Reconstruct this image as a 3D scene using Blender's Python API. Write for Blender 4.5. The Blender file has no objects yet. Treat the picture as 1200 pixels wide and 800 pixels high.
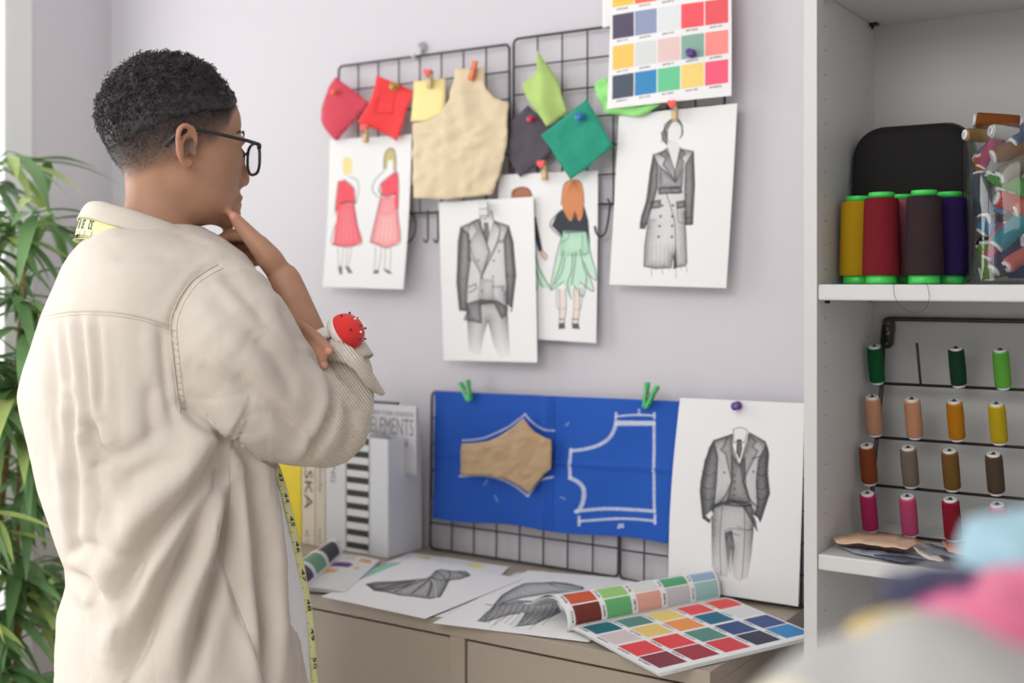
import bpy, bmesh, math, random
import numpy as np
from mathutils import Vector, Matrix, noise
from mathutils.bvhtree import BVHTree
from mathutils.geometry import delaunay_2d_cdt

random.seed(7)
rng = np.random.RandomState(11)
S = bpy.context.scene
COL = S.collection

# ------------------------------------------------------------------ camera frame
F_PX, HOR, TH, CAM_D, CAM_H = 1390.0, 330.0, math.radians(33.2), 1.80, 1.38
CT, ST = math.cos(TH), math.sin(TH)
CAM = Vector((0.0, -CAM_D, CAM_H))
RV = Vector((CT, ST, 0.0))      # camera right
FV = Vector((-ST, CT, 0.0))     # camera forward (level)
UV = Vector((0.0, 0.0, 1.0))


def P(px, py, d):
    """point seen at photo pixel (px,py) at depth d"""
    px, py, d = float(px), float(py), float(d)
    return CAM + d * ((px - 600.0) / F_PX * RV + FV + (HOR - py) / F_PX * UV)


def proj(v):
    w = v - CAM
    d = w.dot(FV)
    return 600 + F_PX * w.dot(RV) / d, HOR - F_PX * w.z / d, d


def on_y(px, py, y):
    """point on the plane Y = y (parallel to the back wall)"""
    a = (float(px) - 600.0) / F_PX
    t = (y + CAM_D) / (a * ST + CT)
    return P(px, py, t)


def on_z(px, py, z):
    t = (CAM_H - z) * F_PX / (py - HOR)
    return P(px, py, t)


def on_x(px, py, x):
    a = (px - 600.0) / F_PX
    return P(px, py, x / (a * CT - ST))


# ------------------------------------------------------------------ colour / materials
def lin(c):
    c = c / 255.0
    return c / 12.92 if c <= 0.04045 else ((c + 0.055) / 1.055) ** 2.4


def L(r, g, b, k=1.0):
    return (min(lin(r) * k, 0.95), min(lin(g) * k, 0.95), min(lin(b) * k, 0.95))


_mats = {}


def mat(name, col=(0.5, 0.5, 0.5), rough=0.6, metal=0.0, bump=None, spec=0.5, var=None, sheen=0.0, attr=None, sss=0.0, coat=0.0):
    """bump = (kind, scale, strength); var = (scale, amount) gentle colour mottling"""
    if name in _mats:
        return _mats[name]
    m = bpy.data.materials.new(name)
    m.use_nodes = True
    nt = m.node_tree
    b = nt.nodes['Principled BSDF']
    b.inputs['Base Color'].default_value = (*col, 1)
    b.inputs['Roughness'].default_value = rough
    b.inputs['Metallic'].default_value = metal
    b.inputs['Specular IOR Level'].default_value = spec
    if sheen:
        b.inputs['Sheen Weight'].default_value = sheen
        b.inputs['Sheen Roughness'].default_value = 0.5
    if sss:
        b.inputs['Subsurface Weight'].default_value = sss
        b.inputs['Subsurface Radius'].default_value = (0.008, 0.003, 0.0015)
        b.inputs['Subsurface Scale'].default_value = 1.0
    if coat:
        b.inputs['Coat Weight'].default_value = coat
        b.inputs['Coat Roughness'].default_value = 0.15
    tc = nt.nodes.new('ShaderNodeTexCoord')
    if attr:
        a = nt.nodes.new('ShaderNodeAttribute')
        a.attribute_name = attr
        nt.links.new(a.outputs['Color'], b.inputs['Base Color'])
    elif var:
        n = nt.nodes.new('ShaderNodeTexNoise')
        n.inputs['Scale'].default_value = var[0]
        n.inputs['Detail'].default_value = 4
        r = nt.nodes.new('ShaderNodeValToRGB')
        k = var[1]
        r.color_ramp.elements[0].position = 0.3
        r.color_ramp.elements[1].position = 0.7
        r.color_ramp.elements[0].color = (*[c * (1 - k) for c in col], 1)
        r.color_ramp.elements[1].color = (*[min(c * (1 + k), 1) for c in col], 1)
        nt.links.new(tc.outputs['Object'], n.inputs['Vector'])
        nt.links.new(n.outputs['Fac'], r.inputs['Fac'])
        nt.links.new(r.outputs['Color'], b.inputs['Base Color'])
    if bump:
        kind, sc, st = bump
        if kind == 'noise':
            t = nt.nodes.new('ShaderNodeTexNoise')
            t.inputs['Scale'].default_value = sc
            t.inputs['Detail'].default_value = 3
            nt.links.new(tc.outputs['Object'], t.inputs['Vector'])
            h = t.outputs['Fac']
        else:
            t = nt.nodes.new('ShaderNodeTexWave')
            t.wave_type = 'BANDS'
            t.bands_direction = kind
            t.inputs['Scale'].default_value = sc
            t.inputs['Distortion'].default_value = 0.6
            nt.links.new(tc.outputs['Object'], t.inputs['Vector'])
            h = t.outputs['Fac']
        bp = nt.nodes.new('ShaderNodeBump')
        bp.inputs['Strength'].default_value = st
        bp.inputs['Distance'].default_value = 0.002
        nt.links.new(h, bp.inputs['Height'])
        nt.links.new(bp.outputs['Normal'], b.inputs['Normal'])
    _mats[name] = m
    return m


def clear_mat(name, tint=(1, 1, 1), gloss=0.06, edge=0.5, rough=0.02, rim=None):
    """thin clear sheet: mostly see-through, reflecting more at grazing angles"""
    if name in _mats:
        return _mats[name]
    m = bpy.data.materials.new(name)
    m.use_nodes = True
    nt = m.node_tree
    nt.nodes.remove(nt.nodes['Principled BSDF'])
    out = nt.nodes['Material Output']
    tr = nt.nodes.new('ShaderNodeBsdfTransparent')
    tr.inputs['Color'].default_value = (*tint, 1)
    gl = nt.nodes.new('ShaderNodeBsdfGlossy')
    gl.inputs['Roughness'].default_value = rough
    lw = nt.nodes.new('ShaderNodeLayerWeight')
    lw.inputs['Blend'].default_value = 0.25
    mr = nt.nodes.new('ShaderNodeMapRange')
    mr.inputs['To Min'].default_value = gloss
    mr.inputs['To Max'].default_value = edge
    nt.links.new(lw.outputs['Facing'], mr.inputs['Value'])
    if rim:
        rp = nt.nodes.new('ShaderNodeValToRGB')
        rp.color_ramp.elements[0].color = (*tint, 1)
        rp.color_ramp.elements[1].color = (*rim, 1)
        rp.color_ramp.elements[0].position = 0.55
        nt.links.new(lw.outputs['Facing'], rp.inputs['Fac'])
        nt.links.new(rp.outputs['Color'], tr.inputs['Color'])
    mx = nt.nodes.new('ShaderNodeMixShader')
    nt.links.new(mr.outputs['Result'], mx.inputs['Fac'])
    nt.links.new(tr.outputs['BSDF'], mx.inputs[1])
    nt.links.new(gl.outputs['BSDF'], mx.inputs[2])
    nt.links.new(mx.outputs['Shader'], out.inputs['Surface'])
    _mats[name] = m
    return m


# ------------------------------------------------------------------ objects
def tag(o, label=None, cat=None, group=None, kind=None):
    if label:
        o['label'] = label
    if cat:
        o['category'] = cat
    if group:
        o['group'] = group
    if kind:
        o['kind'] = kind
    return o


def wloc(o):
    v = Vector(o.location)
    while o.parent:
        o = o.parent
        v = v + Vector(o.location)
    return v


def thing(name, loc, label, cat, group=None):
    o = bpy.data.objects.new(name, None)
    o.empty_display_size = 0.02
    o.location = loc
    COL.objects.link(o)
    return tag(o, label, cat, group)


class MB:
    """collects geometry in world coordinates; build() links it as ONE mesh object"""

    def __init__(self):
        self.v, self.f, self.mi, self.sm = [], [], [], []

    def add(self, vs, fs, mi=0, smooth=True, M=None):
        b = len(self.v)
        if M is not None:
            vs = [M @ Vector(v) for v in vs]
        self.v.extend([tuple(v) for v in vs])
        for f in fs:
            self.f.append(tuple(b + i for i in f))
            self.mi.append(mi)
            self.sm.append(smooth)
        return self

    def box(self, lo, hi, mi=0, bev=0.0, M=None):
        lo, hi = Vector(lo), Vector(hi)
        if bev <= 0:
            vs = [(x, y, z) for x in (lo.x, hi.x) for y in (lo.y, hi.y) for z in (lo.z, hi.z)]
            fs = [(0, 1, 3, 2), (4, 6, 7, 5), (0, 4, 5, 1), (2, 3, 7, 6), (0, 2, 6, 4), (1, 5, 7, 3)]
            return self.add(vs, fs, mi, False, M)
        bm = bmesh.new()
        bmesh.ops.create_cube(bm, size=1.0)
        for v in bm.verts:
            v.co = Vector(((v.co.x + .5) * (hi.x - lo.x) + lo.x, (v.co.y + .5) * (hi.y - lo.y) + lo.y, (v.co.z + .5) * (hi.z - lo.z) + lo.z))
        bmesh.ops.bevel(bm, geom=list(bm.edges), offset=bev, segments=2, affect='EDGES', profile=0.5)
        bm.verts.index_update()
        self.add([v.co.copy() for v in bm.verts], [tuple(v.index for v in f.verts) for f in bm.faces], mi, False, M)
        bm.free()
        return self

    def tube(self, pts, r, n=8, mi=0, cap=True, closed=False, flat=1.0, up=None, M=None):
        """sweep; r scalar or list; flat squashes along the second axis"""
        pts = [Vector(p) for p in pts]
        m = len(pts)
        rs = [float(r)] * m if not hasattr(r, "__len__") else [float(x) for x in r]
        vs, fs = [], []
        prev = None
        for i, p in enumerate(pts):
            if closed:
                t = pts[(i + 1) % m] - pts[i - 1]
            else:
                t = pts[min(i + 1, m - 1)] - pts[max(i - 1, 0)]
            t = t.normalized() if t.length > 1e-9 else Vector((0, 0, 1))
            if prev is None:
                a = Vector(up) if up is not None else (Vector((0, 0, 1)) if abs(t.z) < .9 else Vector((1, 0, 0)))
                u = (a - t * a.dot(t)).normalized()
            else:
                u = prev - t * prev.dot(t)
                u = u.normalized() if u.length > 1e-6 else prev
            prev = u
            w = t.cross(u)
            for k in range(n):
                an = 2 * math.pi * k / n
                vs.append(p + rs[i] * (math.cos(an) * u + flat * math.sin(an) * w))
        seg = m if closed else m - 1
        for i in range(seg):
            j = (i + 1) % m
            for k in range(n):
                k2 = (k + 1) % n
                fs.append((i * n + k, i * n + k2, j * n + k2, j * n + k))
        if cap and not closed:
            fs.append(tuple(reversed(range(n))))
            fs.append(tuple(range((m - 1) * n, m * n)))
        return self.add(vs, fs, mi, True, M)

    def lathe(self, prof, n=24, mi=0, M=None, cap=True):
        """prof: list of (r, z) around local Z"""
        vs, fs = [], []
        for r, z in prof:
            for k in range(n):
                a = 2 * math.pi * k / n
                vs.append(Vector((r * math.cos(a), r * math.sin(a), z)))
        for i in range(len(prof) - 1):
            for k in range(n):
                k2 = (k + 1) % n
                fs.append((i * n + k, i * n + k2, (i + 1) * n + k2, (i + 1) * n + k))
        if cap:
            fs.append(tuple(reversed(range(n))))
            fs.append(tuple(range((len(prof) - 1) * n, len(prof) * n)))
        return self.add(vs, fs, mi, True, M)

    def grid(self, fn, nu, nv, mi=0, smooth=True):
        vs = [fn(i / (nu - 1), j / (nv - 1)) for j in range(nv) for i in range(nu)]
        fs = [(j * nu + i, j * nu + i + 1, (j + 1) * nu + i + 1, (j + 1) * nu + i) for j in range(nv - 1) for i in range(nu - 1)]
        return self.add(vs, fs, mi, smooth)

    def ball(self, c, r, n=12, mi=0, M=None):
        r = Vector(r) if hasattr(r, '__len__') else Vector((r, r, r))
        vs, fs = [], []
        m = max(6, n // 2 + 2)
        for j in range(m + 1):
            th = math.pi * j / m
            for k in range(n):
                a = 2 * math.pi * k / n
                vs.append(Vector((r.x * math.sin(th) * math.cos(a), r.y * math.sin(th) * math.sin(a), r.z * math.cos(th))))
        for j in range(m):
            for k in range(n):
                k2 = (k + 1) % n
                fs.append((j * n + k, (j + 1) * n + k, (j + 1) * n + k2, j * n + k2))
        MM = Matrix.Translation(Vector(c))
        if M is not None:
            MM = MM @ M.to_4x4()
        return self.add(vs, fs, mi, True, MM)

    def prism(self, poly, ax, ay, o, depth, mi=0):
        """closed polygon in plane (ax,ay) at o, extruded by vector depth"""
        o, ax, ay, depth = Vector(o), Vector(ax), Vector(ay), Vector(depth)
        n = len(poly)
        vs = [o + ax * x + ay * y for x, y in poly] + [o + ax * x + ay * y + depth for x, y in poly]
        fs = [tuple(range(n)), tuple(reversed(range(n, 2 * n)))] + [(i, i + n, (i + 1) % n + n, (i + 1) % n) for i in range(n)]
        return self.add(vs, fs, mi, False)

    def build(self, name, mats, parent=None, loc=None, solid=0.0, sub=0):
        me = bpy.data.meshes.new(name)
        if loc is None:
            if parent is not None:
                loc = wloc(parent)
            else:
                a = np.array(self.v)
                loc = Vector(((a[:, 0].min() + a[:, 0].max()) / 2, (a[:, 1].min() + a[:, 1].max()) / 2, a[:, 2].min()))
        loc = Vector(loc)
        a = np.array(self.v, dtype=float) - np.array(loc)
        me.from_pydata(a.tolist(), [], self.f)
        if not isinstance(mats, (list, tuple)):
            mats = [mats]
        for m in mats:
            me.materials.append(m)
        me.polygons.foreach_set('material_index', self.mi)
        me.polygons.foreach_set('use_smooth', self.sm)
        me.validate()
        me.update()
        o = bpy.data.objects.new(name, me)
        COL.objects.link(o)
        if parent is not None:
            o.parent = parent
            o.location = loc - wloc(parent)
        else:
            o.location = loc
        if sub:
            md = o.modifiers.new('sub', 'SUBSURF')
            md.levels = md.render_levels = sub
        if solid:
            md = o.modifiers.new('solid', 'SOLIDIFY')
            md.thickness = solid
            md.offset = -1
        return o


def children_of(o):
    return [c for c in bpy.data.objects if c.parent == o]


def copy_tree(o, kids, loc=None, rot=None, label=None, group=None):
    """copy a thing and its parts (kids: list of its children, each with kids of its own or none)"""
    c = o.copy()
    COL.objects.link(c)
    if loc is not None:
        c.location = loc
    if rot is not None:
        c.rotation_euler = rot
    if label:
        c['label'] = label
    if group:
        c['group'] = group
    out = []
    for k in kids:
        d = k.copy()
        d.parent = c
        COL.objects.link(d)
        out.append(d)
    return c, out


def smooth_curve(pts, k=6):
    """Catmull-Rom through 2D or 3D points"""
    p = [np.array(q, dtype=float) for q in pts]
    if len(p) < 3:
        return [p[0] + (p[-1] - p[0]) * t for t in np.linspace(0, 1, k + 1)]
    out = []
    for i in range(len(p) - 1):
        a, b, c, d = p[max(i - 1, 0)], p[i], p[i + 1], p[min(i + 2, len(p) - 1)]
        for j in range(k):
            t = j / k
            out.append(0.5 * ((2 * b) + (-a + c) * t + (2 * a - 5 * b + 4 * c - d) * t * t + (-a + 3 * b - 3 * c + d) * t ** 3))
    out.append(p[-1])
    return out


_textcache = {}


def text_geo(s):
    """glyph faces of a string in 2D, scaled to unit height"""
    if s in _textcache:
        return _textcache[s]
    cu = bpy.data.curves.new('txt', 'FONT')
    cu.body = s
    cu.resolution_u = 3
    ob = bpy.data.objects.new('txt', cu)
    COL.objects.link(ob)
    dg = bpy.context.evaluated_depsgraph_get()
    me = bpy.data.meshes.new_from_object(ob.evaluated_get(dg))
    vs = np.array([v.co[:] for v in me.vertices])
    fs = [tuple(p.vertices) for p in me.polygons]
    bpy.data.objects.remove(ob)
    bpy.data.curves.remove(cu)
    bpy.data.meshes.remove(me)
    vs = vs[:, :2] - vs[:, :2].min(0)
    sz = vs.max(0)
    _textcache[s] = (vs / sz, fs)
    return _textcache[s]


def add_text(mb, s, o, ax, ay, mi=1, off=None):
    """text box: origin o (bottom left), ax = whole width vector, ay = whole height vector"""
    vs, fs = text_geo(s)
    o, ax, ay = Vector(o), Vector(ax), Vector(ay)
    if off is not None:
        o = o + Vector(off)
    mb.add([o + ax * x + ay * y for x, y in vs], fs, mi, False)


# ------------------------------------------------------------------ drawings on paper (vertex colours of the sheet itself)
FONT3 = {'0': '757', '#': '575'}


def homography(src, dst):
    A = []
    for (x, y), (u, v) in zip(src, dst):
        A.append([x, y, 1, 0, 0, 0, -u * x, -u * y, -u])
        A.append([0, 0, 0, x, y, 1, -v * x, -v * y, -v])
    _, _, vt = np.linalg.svd(np.array(A, dtype=float))
    return vt[-1].reshape(3, 3)


class Canvas:
    """colour raster of a sheet, drawn in any frame `src` (4 corners TL,TR,BR,BL) mapped on the sheet"""

    def __init__(self, nu, nv, base, src=None):
        self.nu, self.nv = nu, nv
        self.img = np.empty((nv, nu, 3))
        self.img[:] = base
        if src is None:
            src = [(0, 0), (1, 0), (1, 1), (0, 1)]
        self.setsrc(src)

    def setsrc(self, src):
        self.H = homography(src, [(0, 0), (1, 0), (1, 1), (0, 1)])
        c = np.array(src, dtype=float)
        w = (np.linalg.norm(c[1] - c[0]) + np.linalg.norm(c[2] - c[3])) / 2
        h = (np.linalg.norm(c[3] - c[0]) + np.linalg.norm(c[2] - c[1])) / 2
        self.k = ((self.nu / w) + (self.nv / h)) / 2

    def tr(self, pts):
        p = np.array([[q[0], q[1], 1.0] for q in pts])
        q = p @ self.H.T
        q = q[:, :2] / q[:, 2:3]
        return q * np.array([self.nu - 1, self.nv - 1])

    def _box(self, q, m):
        x0 = int(max(0, math.floor(q[:, 0].min() - m)))
        x1 = int(min(self.nu, math.ceil(q[:, 0].max() + m) + 1))
        y0 = int(max(0, math.floor(q[:, 1].min() - m)))
        y1 = int(min(self.nv, math.ceil(q[:, 1].max() + m) + 1))
        return x0, x1, y0, y1

    def _inside(self, q, X, Y):
        ins = np.zeros(X.shape, bool)
        n = len(q)
        for i in range(n):
            x1, y1 = q[i]
            x2, y2 = q[(i + 1) % n]
            if y1 == y2:
                continue
            c = (Y < y1) != (Y < y2)
            ins ^= c & (X < (x2 - x1) * (Y - y1) / (y2 - y1) + x1)
        return ins

    def _dist(self, q, X, Y, closed):
        d = np.full(X.shape, 1e9)
        n = len(q)
        for i in range(n if closed else n - 1):
            a, b = q[i], q[(i + 1) % n]
            ab = b - a
            l2 = max((ab ** 2).sum(), 1e-9)
            t = np.clip(((X - a[0]) * ab[0] + (Y - a[1]) * ab[1]) / l2, 0, 1)
            d = np.minimum(d, np.hypot(X - a[0] - t * ab[0], Y - a[1] - t * ab[1]))
        return d

    def blend(self, sl, al, col):
        al = np.clip(al, 0, 1)[..., None]
        self.img[sl] = self.img[sl] * (1 - al) + np.array(col) * al

    def fill(self, pts, col, a=1.0, curve=False, soft=0.7):
        if curve:
            pts = smooth_curve(list(pts) + [pts[0]], 5)
        q = self.tr(pts)
        x0, x1, y0, y1 = self._box(q, 2)
        if x1 <= x0 or y1 <= y0:
            return
        Y, X = np.mgrid[y0:y1, x0:x1].astype(float)
        ins = self._inside(q, X, Y)
        d = self._dist(q, X, Y, True)
        sd = np.where(ins, d, -d)
        self.blend(np.s_[y0:y1, x0:x1], a * np.clip(sd / soft + 0.5, 0, 1), col)

    def line(self, pts, w=1.0, col=(0.03, 0.03, 0.03), a=1.0, curve=True, rough=0.0):
        if curve and len(pts) > 2:
            pts = smooth_curve(pts, 5)
        q = self.tr(pts)
        w = w * 1.5
        hw = max(w * self.k / 2, 0.5)
        x0, x1, y0, y1 = self._box(q, hw + 2)
        if x1 <= x0 or y1 <= y0:
            return
        Y, X = np.mgrid[y0:y1, x0:x1].astype(float)
        d = self._dist(q, X, Y, False)
        al = np.clip(hw - d + 0.5, 0, 1) * min(1.0, w * self.k / 0.55)
        if rough:
            al = al * (1 - rough + rough * 2 * rng.rand(*al.shape))
        self.blend(np.s_[y0:y1, x0:x1], a * al, col)

    def pencil(self, pts, lo=0.2, hi=0.6, w=5.0, col=(0.05, 0.05, 0.055), curve=False, hatch=0.15, ang=1.2, outline=0.0, ow=1.0, fade=None):
        """tonal pencil fill: darker towards its outline, hatched; fade=(p_dark, p_light) fades out along a line"""
        if curve:
            pts = smooth_curve(list(pts) + [pts[0]], 5)
        q = self.tr(pts)
        x0, x1, y0, y1 = self._box(q, 2)
        if x1 <= x0 or y1 <= y0:
            return
        Y, X = np.mgrid[y0:y1, x0:x1].astype(float)
        ins = self._inside(q, X, Y)
        d = self._dist(q, X, Y, True)
        sd = np.where(ins, d, -d)
        lo, hi = lo * .95, min(hi * 1.5, .98)
        al = lo + (hi - lo) * np.exp(-d / (w * .85 * self.k))
        s = np.sin((X * math.cos(ang) + Y * math.sin(ang)) * 1.9 + 2 * np.sin(Y * .13 + X * .07))
        al = al * (1 + hatch * s + 0.12 * rng.randn(*al.shape))
        if fade:
            a, b = self.tr(fade)
            ab = b - a
            t = np.clip(((X - a[0]) * ab[0] + (Y - a[1]) * ab[1]) / (ab ** 2).sum(), 0, 1)
            al = al * (1 - t)
        self.blend(np.s_[y0:y1, x0:x1], al * np.clip(sd / 0.8 + 0.5, 0, 1), col)
        if outline:
            self.line(list(pts) + [pts[0]], ow, col, outline, curve=False)

    def dot(self, c, r, col, a=1.0, ry=None):
        ry = ry or r
        self.fill([(c[0] + r * math.cos(t), c[1] + ry * math.sin(t)) for t in np.linspace(0, 2 * math.pi, 14)[:-1]], col, a)

    def glyphs(self, o, ax, ay, n=7, col=(0.06, 0.06, 0.07), a=0.8):
        """a short hex code such as #E63946 in very small type"""
        s = '#' + ''.join(random.choice('0123456789ABCDEF') for _ in range(n - 1))
        vs, fs = text_geo(s)
        o, ax, ay = np.array(o, float), np.array(ax, float), np.array(ay, float)
        for f in fs:
            q = [o + ax * vs[i][0] + ay * vs[i][1] for i in f]
            self.fill(q, col, a, soft=1.0)


def sheet(name, canvas, fn, material, parent=None, solid=0.0006, loc=None):
    """sheet of paper / cloth with the canvas as its colours; fn(u,v) -> world point"""
    nu, nv = canvas.nu, canvas.nv
    pts = np.array([fn(i / (nu - 1), j / (nv - 1)) for j in range(nv) for i in range(nu)], dtype=np.float64)
    if loc is None:
        loc = wloc(parent) if parent is not None else Vector(((pts[:, 0].min() + pts[:, 0].max()) / 2, (pts[:, 1].min() + pts[:, 1].max()) / 2, pts[:, 2].min()))
    me = bpy.data.meshes.new(name)
    idx = np.arange(nu * nv).reshape(nv, nu)
    fs = np.stack([idx[:-1, :-1], idx[1:, :-1], idx[1:, 1:], idx[:-1, 1:]], -1).reshape(-1, 4)
    me.from_pydata((pts - np.array(loc)).tolist(), [], fs.tolist())
    ca = me.color_attributes.new('Col', 'FLOAT_COLOR', 'POINT')
    rgba = np.ones((nu * nv, 4), dtype=np.float32)
    rgba[:, :3] = np.clip(canvas.img.reshape(-1, 3), 0, 1)
    ca.data.foreach_set('color', rgba.ravel())
    me.materials.append(material)
    me.polygons.foreach_set('use_smooth', [True] * len(me.polygons))
    me.update()
    o = bpy.data.objects.new(name, me)
    COL.objects.link(o)
    if parent is not None:
        o.parent = parent
        o.location = Vector(loc) - wloc(parent)
    else:
        o.location = loc
    if solid:
        md = o.modifiers.new('solid', 'SOLIDIFY')
        md.thickness = solid
        md.offset = -1
    return o


def cloth_poly(mb, poly2, to3, off, step, mi=0):
    """fill a 2D outline with a fine triangulation; to3(x,y,h) -> world, off(x,y) -> height"""
    pts, n0 = [], 0
    n = len(poly2)
    for i in range(n):
        a, b = np.array(poly2[i], float), np.array(poly2[(i + 1) % n], float)
        k = max(1, int(np.linalg.norm(b - a) / step))
        for j in range(k):
            pts.append(a + (b - a) * j / k)
    nb = len(pts)
    arr = np.array(pts)
    x0, y0 = arr.min(0)
    x1, y1 = arr.max(0)
    c = Canvas(2, 2, (0, 0, 0))
    gx, gy = np.meshgrid(np.arange(x0 + step / 2, x1, step), np.arange(y0 + step / 2, y1, step))
    ins = c._inside(arr, gx, gy) & (c._dist(arr, gx, gy, True) > step * 0.5)
    inner = np.stack([gx[ins], gy[ins]], -1)
    allp = [Vector((p[0], p[1])) for p in pts] + [Vector((p[0], p[1])) for p in inner]
    r = delaunay_2d_cdt(allp, [(i, (i + 1) % nb) for i in range(nb)], [list(range(nb))], 1, 1e-7)
    vs = [to3(v.x, v.y, off(v.x, v.y)) for v in r[0]]
    mb.add(vs, [tuple(f) for f in r[2]], mi)
# ================================================================== camera, world, lights
cd = bpy.data.cameras.new('camera')
cam = bpy.data.objects.new('camera', cd)
COL.objects.link(cam)
cam.location = CAM
cam.rotation_euler = (math.radians(90), 0, TH)
cd.sensor_width = 36.0
cd.lens = 36.0 * F_PX / 1200.0
cd.shift_y = -(400 - HOR) / 1200.0
cd.clip_start = 0.05
cd.dof.use_dof = True
cd.dof.focus_distance = 1.50
cd.dof.aperture_fstop = 3.2
cd.dof.aperture_blades = 0
S.camera = cam

w = bpy.data.worlds.new('world')
S.world = w
w.use_nodes = True
bg = w.node_tree.nodes['Background']
bg.inputs['Color'].default_value = (0.985, 0.99, 1.0, 1)
bg.inputs['Strength'].default_value = 0.92

S.view_settings.view_transform = 'Standard'
S.view_settings.look = 'None'
S.view_settings.exposure = 0.12
S.view_settings.gamma = 1.0
S.view_settings.use_curve_mapping = False
S.cycles.use_denoising = True
S.cycles.max_bounces = 8
S.cycles.transparent_max_bounces = 16
S.cycles.caustics_reflective = False
S.cycles.caustics_refractive = False
S.cycles.sample_clamp_indirect = 4.0


def area(name, loc, target, sx, sy, power, col):
    ld = bpy.data.lights.new(name, 'AREA')
    ld.shape = 'RECTANGLE'
    ld.size, ld.size_y = sx, sy
    ld.energy = power
    ld.color = col
    o = bpy.data.objects.new(name, ld)
    COL.objects.link(o)
    o.location = loc
    o.rotation_euler = (Vector(target) - Vector(loc)).to_track_quat('-Z', 'Y').to_euler()
    return o


XL = -2.294                                   # left wall plane
# daylight outside the tall window of the left wall
area('window_daylight', (XL - 0.45, -1.45, 1.45), (XL + 1.6, -1.25, 1.2), 2.3, 2.3, 60, (1.0, 0.985, 0.97))
# added overhead fill light without a fixture, brightens the room and counter
area('overhead_fill', (-0.75, -2.3, 2.55), (-0.85, -0.5, 0.9), 1.5, 1.5, 33, (1.0, 0.985, 0.96))

# ================================================================== the setting
M_wall = mat('lilac_paint', L(211, 207, 213), 0.85, bump=('noise', 260, 0.08), spec=0.2)
M_white_trim = mat('white_trim', (0.82, 0.82, 0.82), 0.45)
M_floor = mat('pale_floor', L(206, 198, 188), 0.5, var=(6, 0.06))


def structure(o):
    o['kind'] = 'structure'
    return o


structure(MB().box((XL - 0.12, 0, 0), (2.2, 0.1, 2.6)).build('wall_back', M_wall))
lw_ = MB()
WY0, WY1, WZ1 = -0.207, -2.7, 2.32
lw_.box((XL - 0.12, WY0, 0), (XL, 0, 2.6))
lw_.box((XL - 0.12, WY1, WZ1), (XL, WY0, 2.6))
lw_.box((XL - 0.12, -3.6, 0), (XL, WY1, 2.6))
structure(lw_.build('wall_left', M_wall))
structure(MB().box((XL - 0.12, -3.6, 2.6), (2.2, 0.1, 2.7)).build('ceiling', mat('white_ceiling', (0.8, 0.8, 0.8), 0.9)))
structure(MB().box((1.35, -3.6, 0), (1.47, 0, 2.6)).build('wall_right', M_wall))
structure(MB().box((XL - 0.12, -3.6, -0.08), (2.2, 0.1, 0)).build('floor', M_floor))
structure(MB().box((XL, -0.014, 0), (2.2, 0, 0.09)).build('baseboard_back', M_white_trim))
structure(MB().box((XL, WY0, 0), (XL + 0.014, -0.014, 0.09)).build('baseboard_left', M_white_trim))
win = MB()
fw = 0.07
win.box((XL - 0.075, WY0 - fw, 0.0), (XL + 0.004, WY0, WZ1), bev=0.004)
win.box((XL - 0.075, WY1, 0.0), (XL + 0.004, WY1 + fw, WZ1), bev=0.004)
win.box((XL - 0.075, WY1 + fw, WZ1 - fw), (XL + 0.004, WY0 - fw, WZ1), bev=0.004)
win.box((XL - 0.075, WY1 + fw, 0.0), (XL + 0.004, WY0 - fw, 0.09), bev=0.004)
win.box((XL - 0.075, -1.5, 0.09), (XL + 0.004, -1.43, WZ1 - fw), bev=0.004)
wo = structure(win.build('window_1', M_white_trim))
MB().box((XL - 0.04, WY1 + fw, 0.09), (XL - 0.034, WY0 - fw, WZ1 - fw)).build('pane', clear_mat('window_glass', gloss=0.03, edge=0.3), wo)

# ================================================================== sideboard
cA = on_y(832, 787, -0.379)
XR = cA.x                                     # right end
ZC = CAM_H - 0.5035                           # top of the sideboard
YF = -0.379
XS = XR - 1.22
M_side = mat('taupe_lacquer', L(168, 156, 142), 0.42, spec=0.4)
M_gap = mat('dark_gap', (0.03, 0.028, 0.025), 0.8)
sb = thing('sideboard', ((XS + XR) / 2, YF / 2, 0), 'taupe lacquered low sideboard under the pinned sketches, papers lying on its top', 'sideboard')
t = MB()
t.box((XS, YF, ZC - 0.021), (XR, -0.001, ZC), bev=0.0012)
t.build('worktop', M_side, sb)
b = MB()
b.box((XS, YF + 0.002, 0.10), (XS + 0.022, -0.002, ZC - 0.0212), bev=0.001)
b.box((XR - 0.022, YF + 0.002, 0.10), (XR, -0.002, ZC - 0.0212), bev=0.001)
b.box((XS + 0.022, YF + 0.002, 0.10), (XR - 0.022, -0.002, 0.122))
b.box((XS + 0.022, -0.012, 0.122), (XR - 0.022, -0.002, ZC - 0.0212))
xm0 = on_y(526, 770, YF).x
xm1 = on_y(543, 770, YF).x
b.box((xm0, YF + 0.002, 0.122), (xm1, -0.012, ZC - 0.0212), bev=0.001)
b.build('carcass', M_side, sb)
for x0, x1 in ((XS + 0.024, xm0 - 0.0005), (xm1 + 0.003, XR - 0.0235)):
    d = MB().box((x0, YF + 0.005, 0.125), (x1, YF + 0.024, ZC - 0.0255), bev=0.0012).build('door', M_side, sb)
    MB().tube([(x0 + 0.05, YF + 0.004, 0.45), (x0 + 0.05, YF - 0.014, 0.46), (x0 + 0.05, YF - 0.014, 0.55), (x0 + 0.05, YF + 0.004, 0.56)], 0.005, 8).build('handle', mat('steel', (0.5, 0.5, 0.5), 0.3, 1.0), d)
for lx in (XS + 0.03, XR - 0.05):
    for ly in (YF + 0.03, -0.05):
        MB().box((lx, ly, 0), (lx + 0.022, ly + 0.022, 0.101), bev=0.002).build('leg', M_side, sb)

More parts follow.
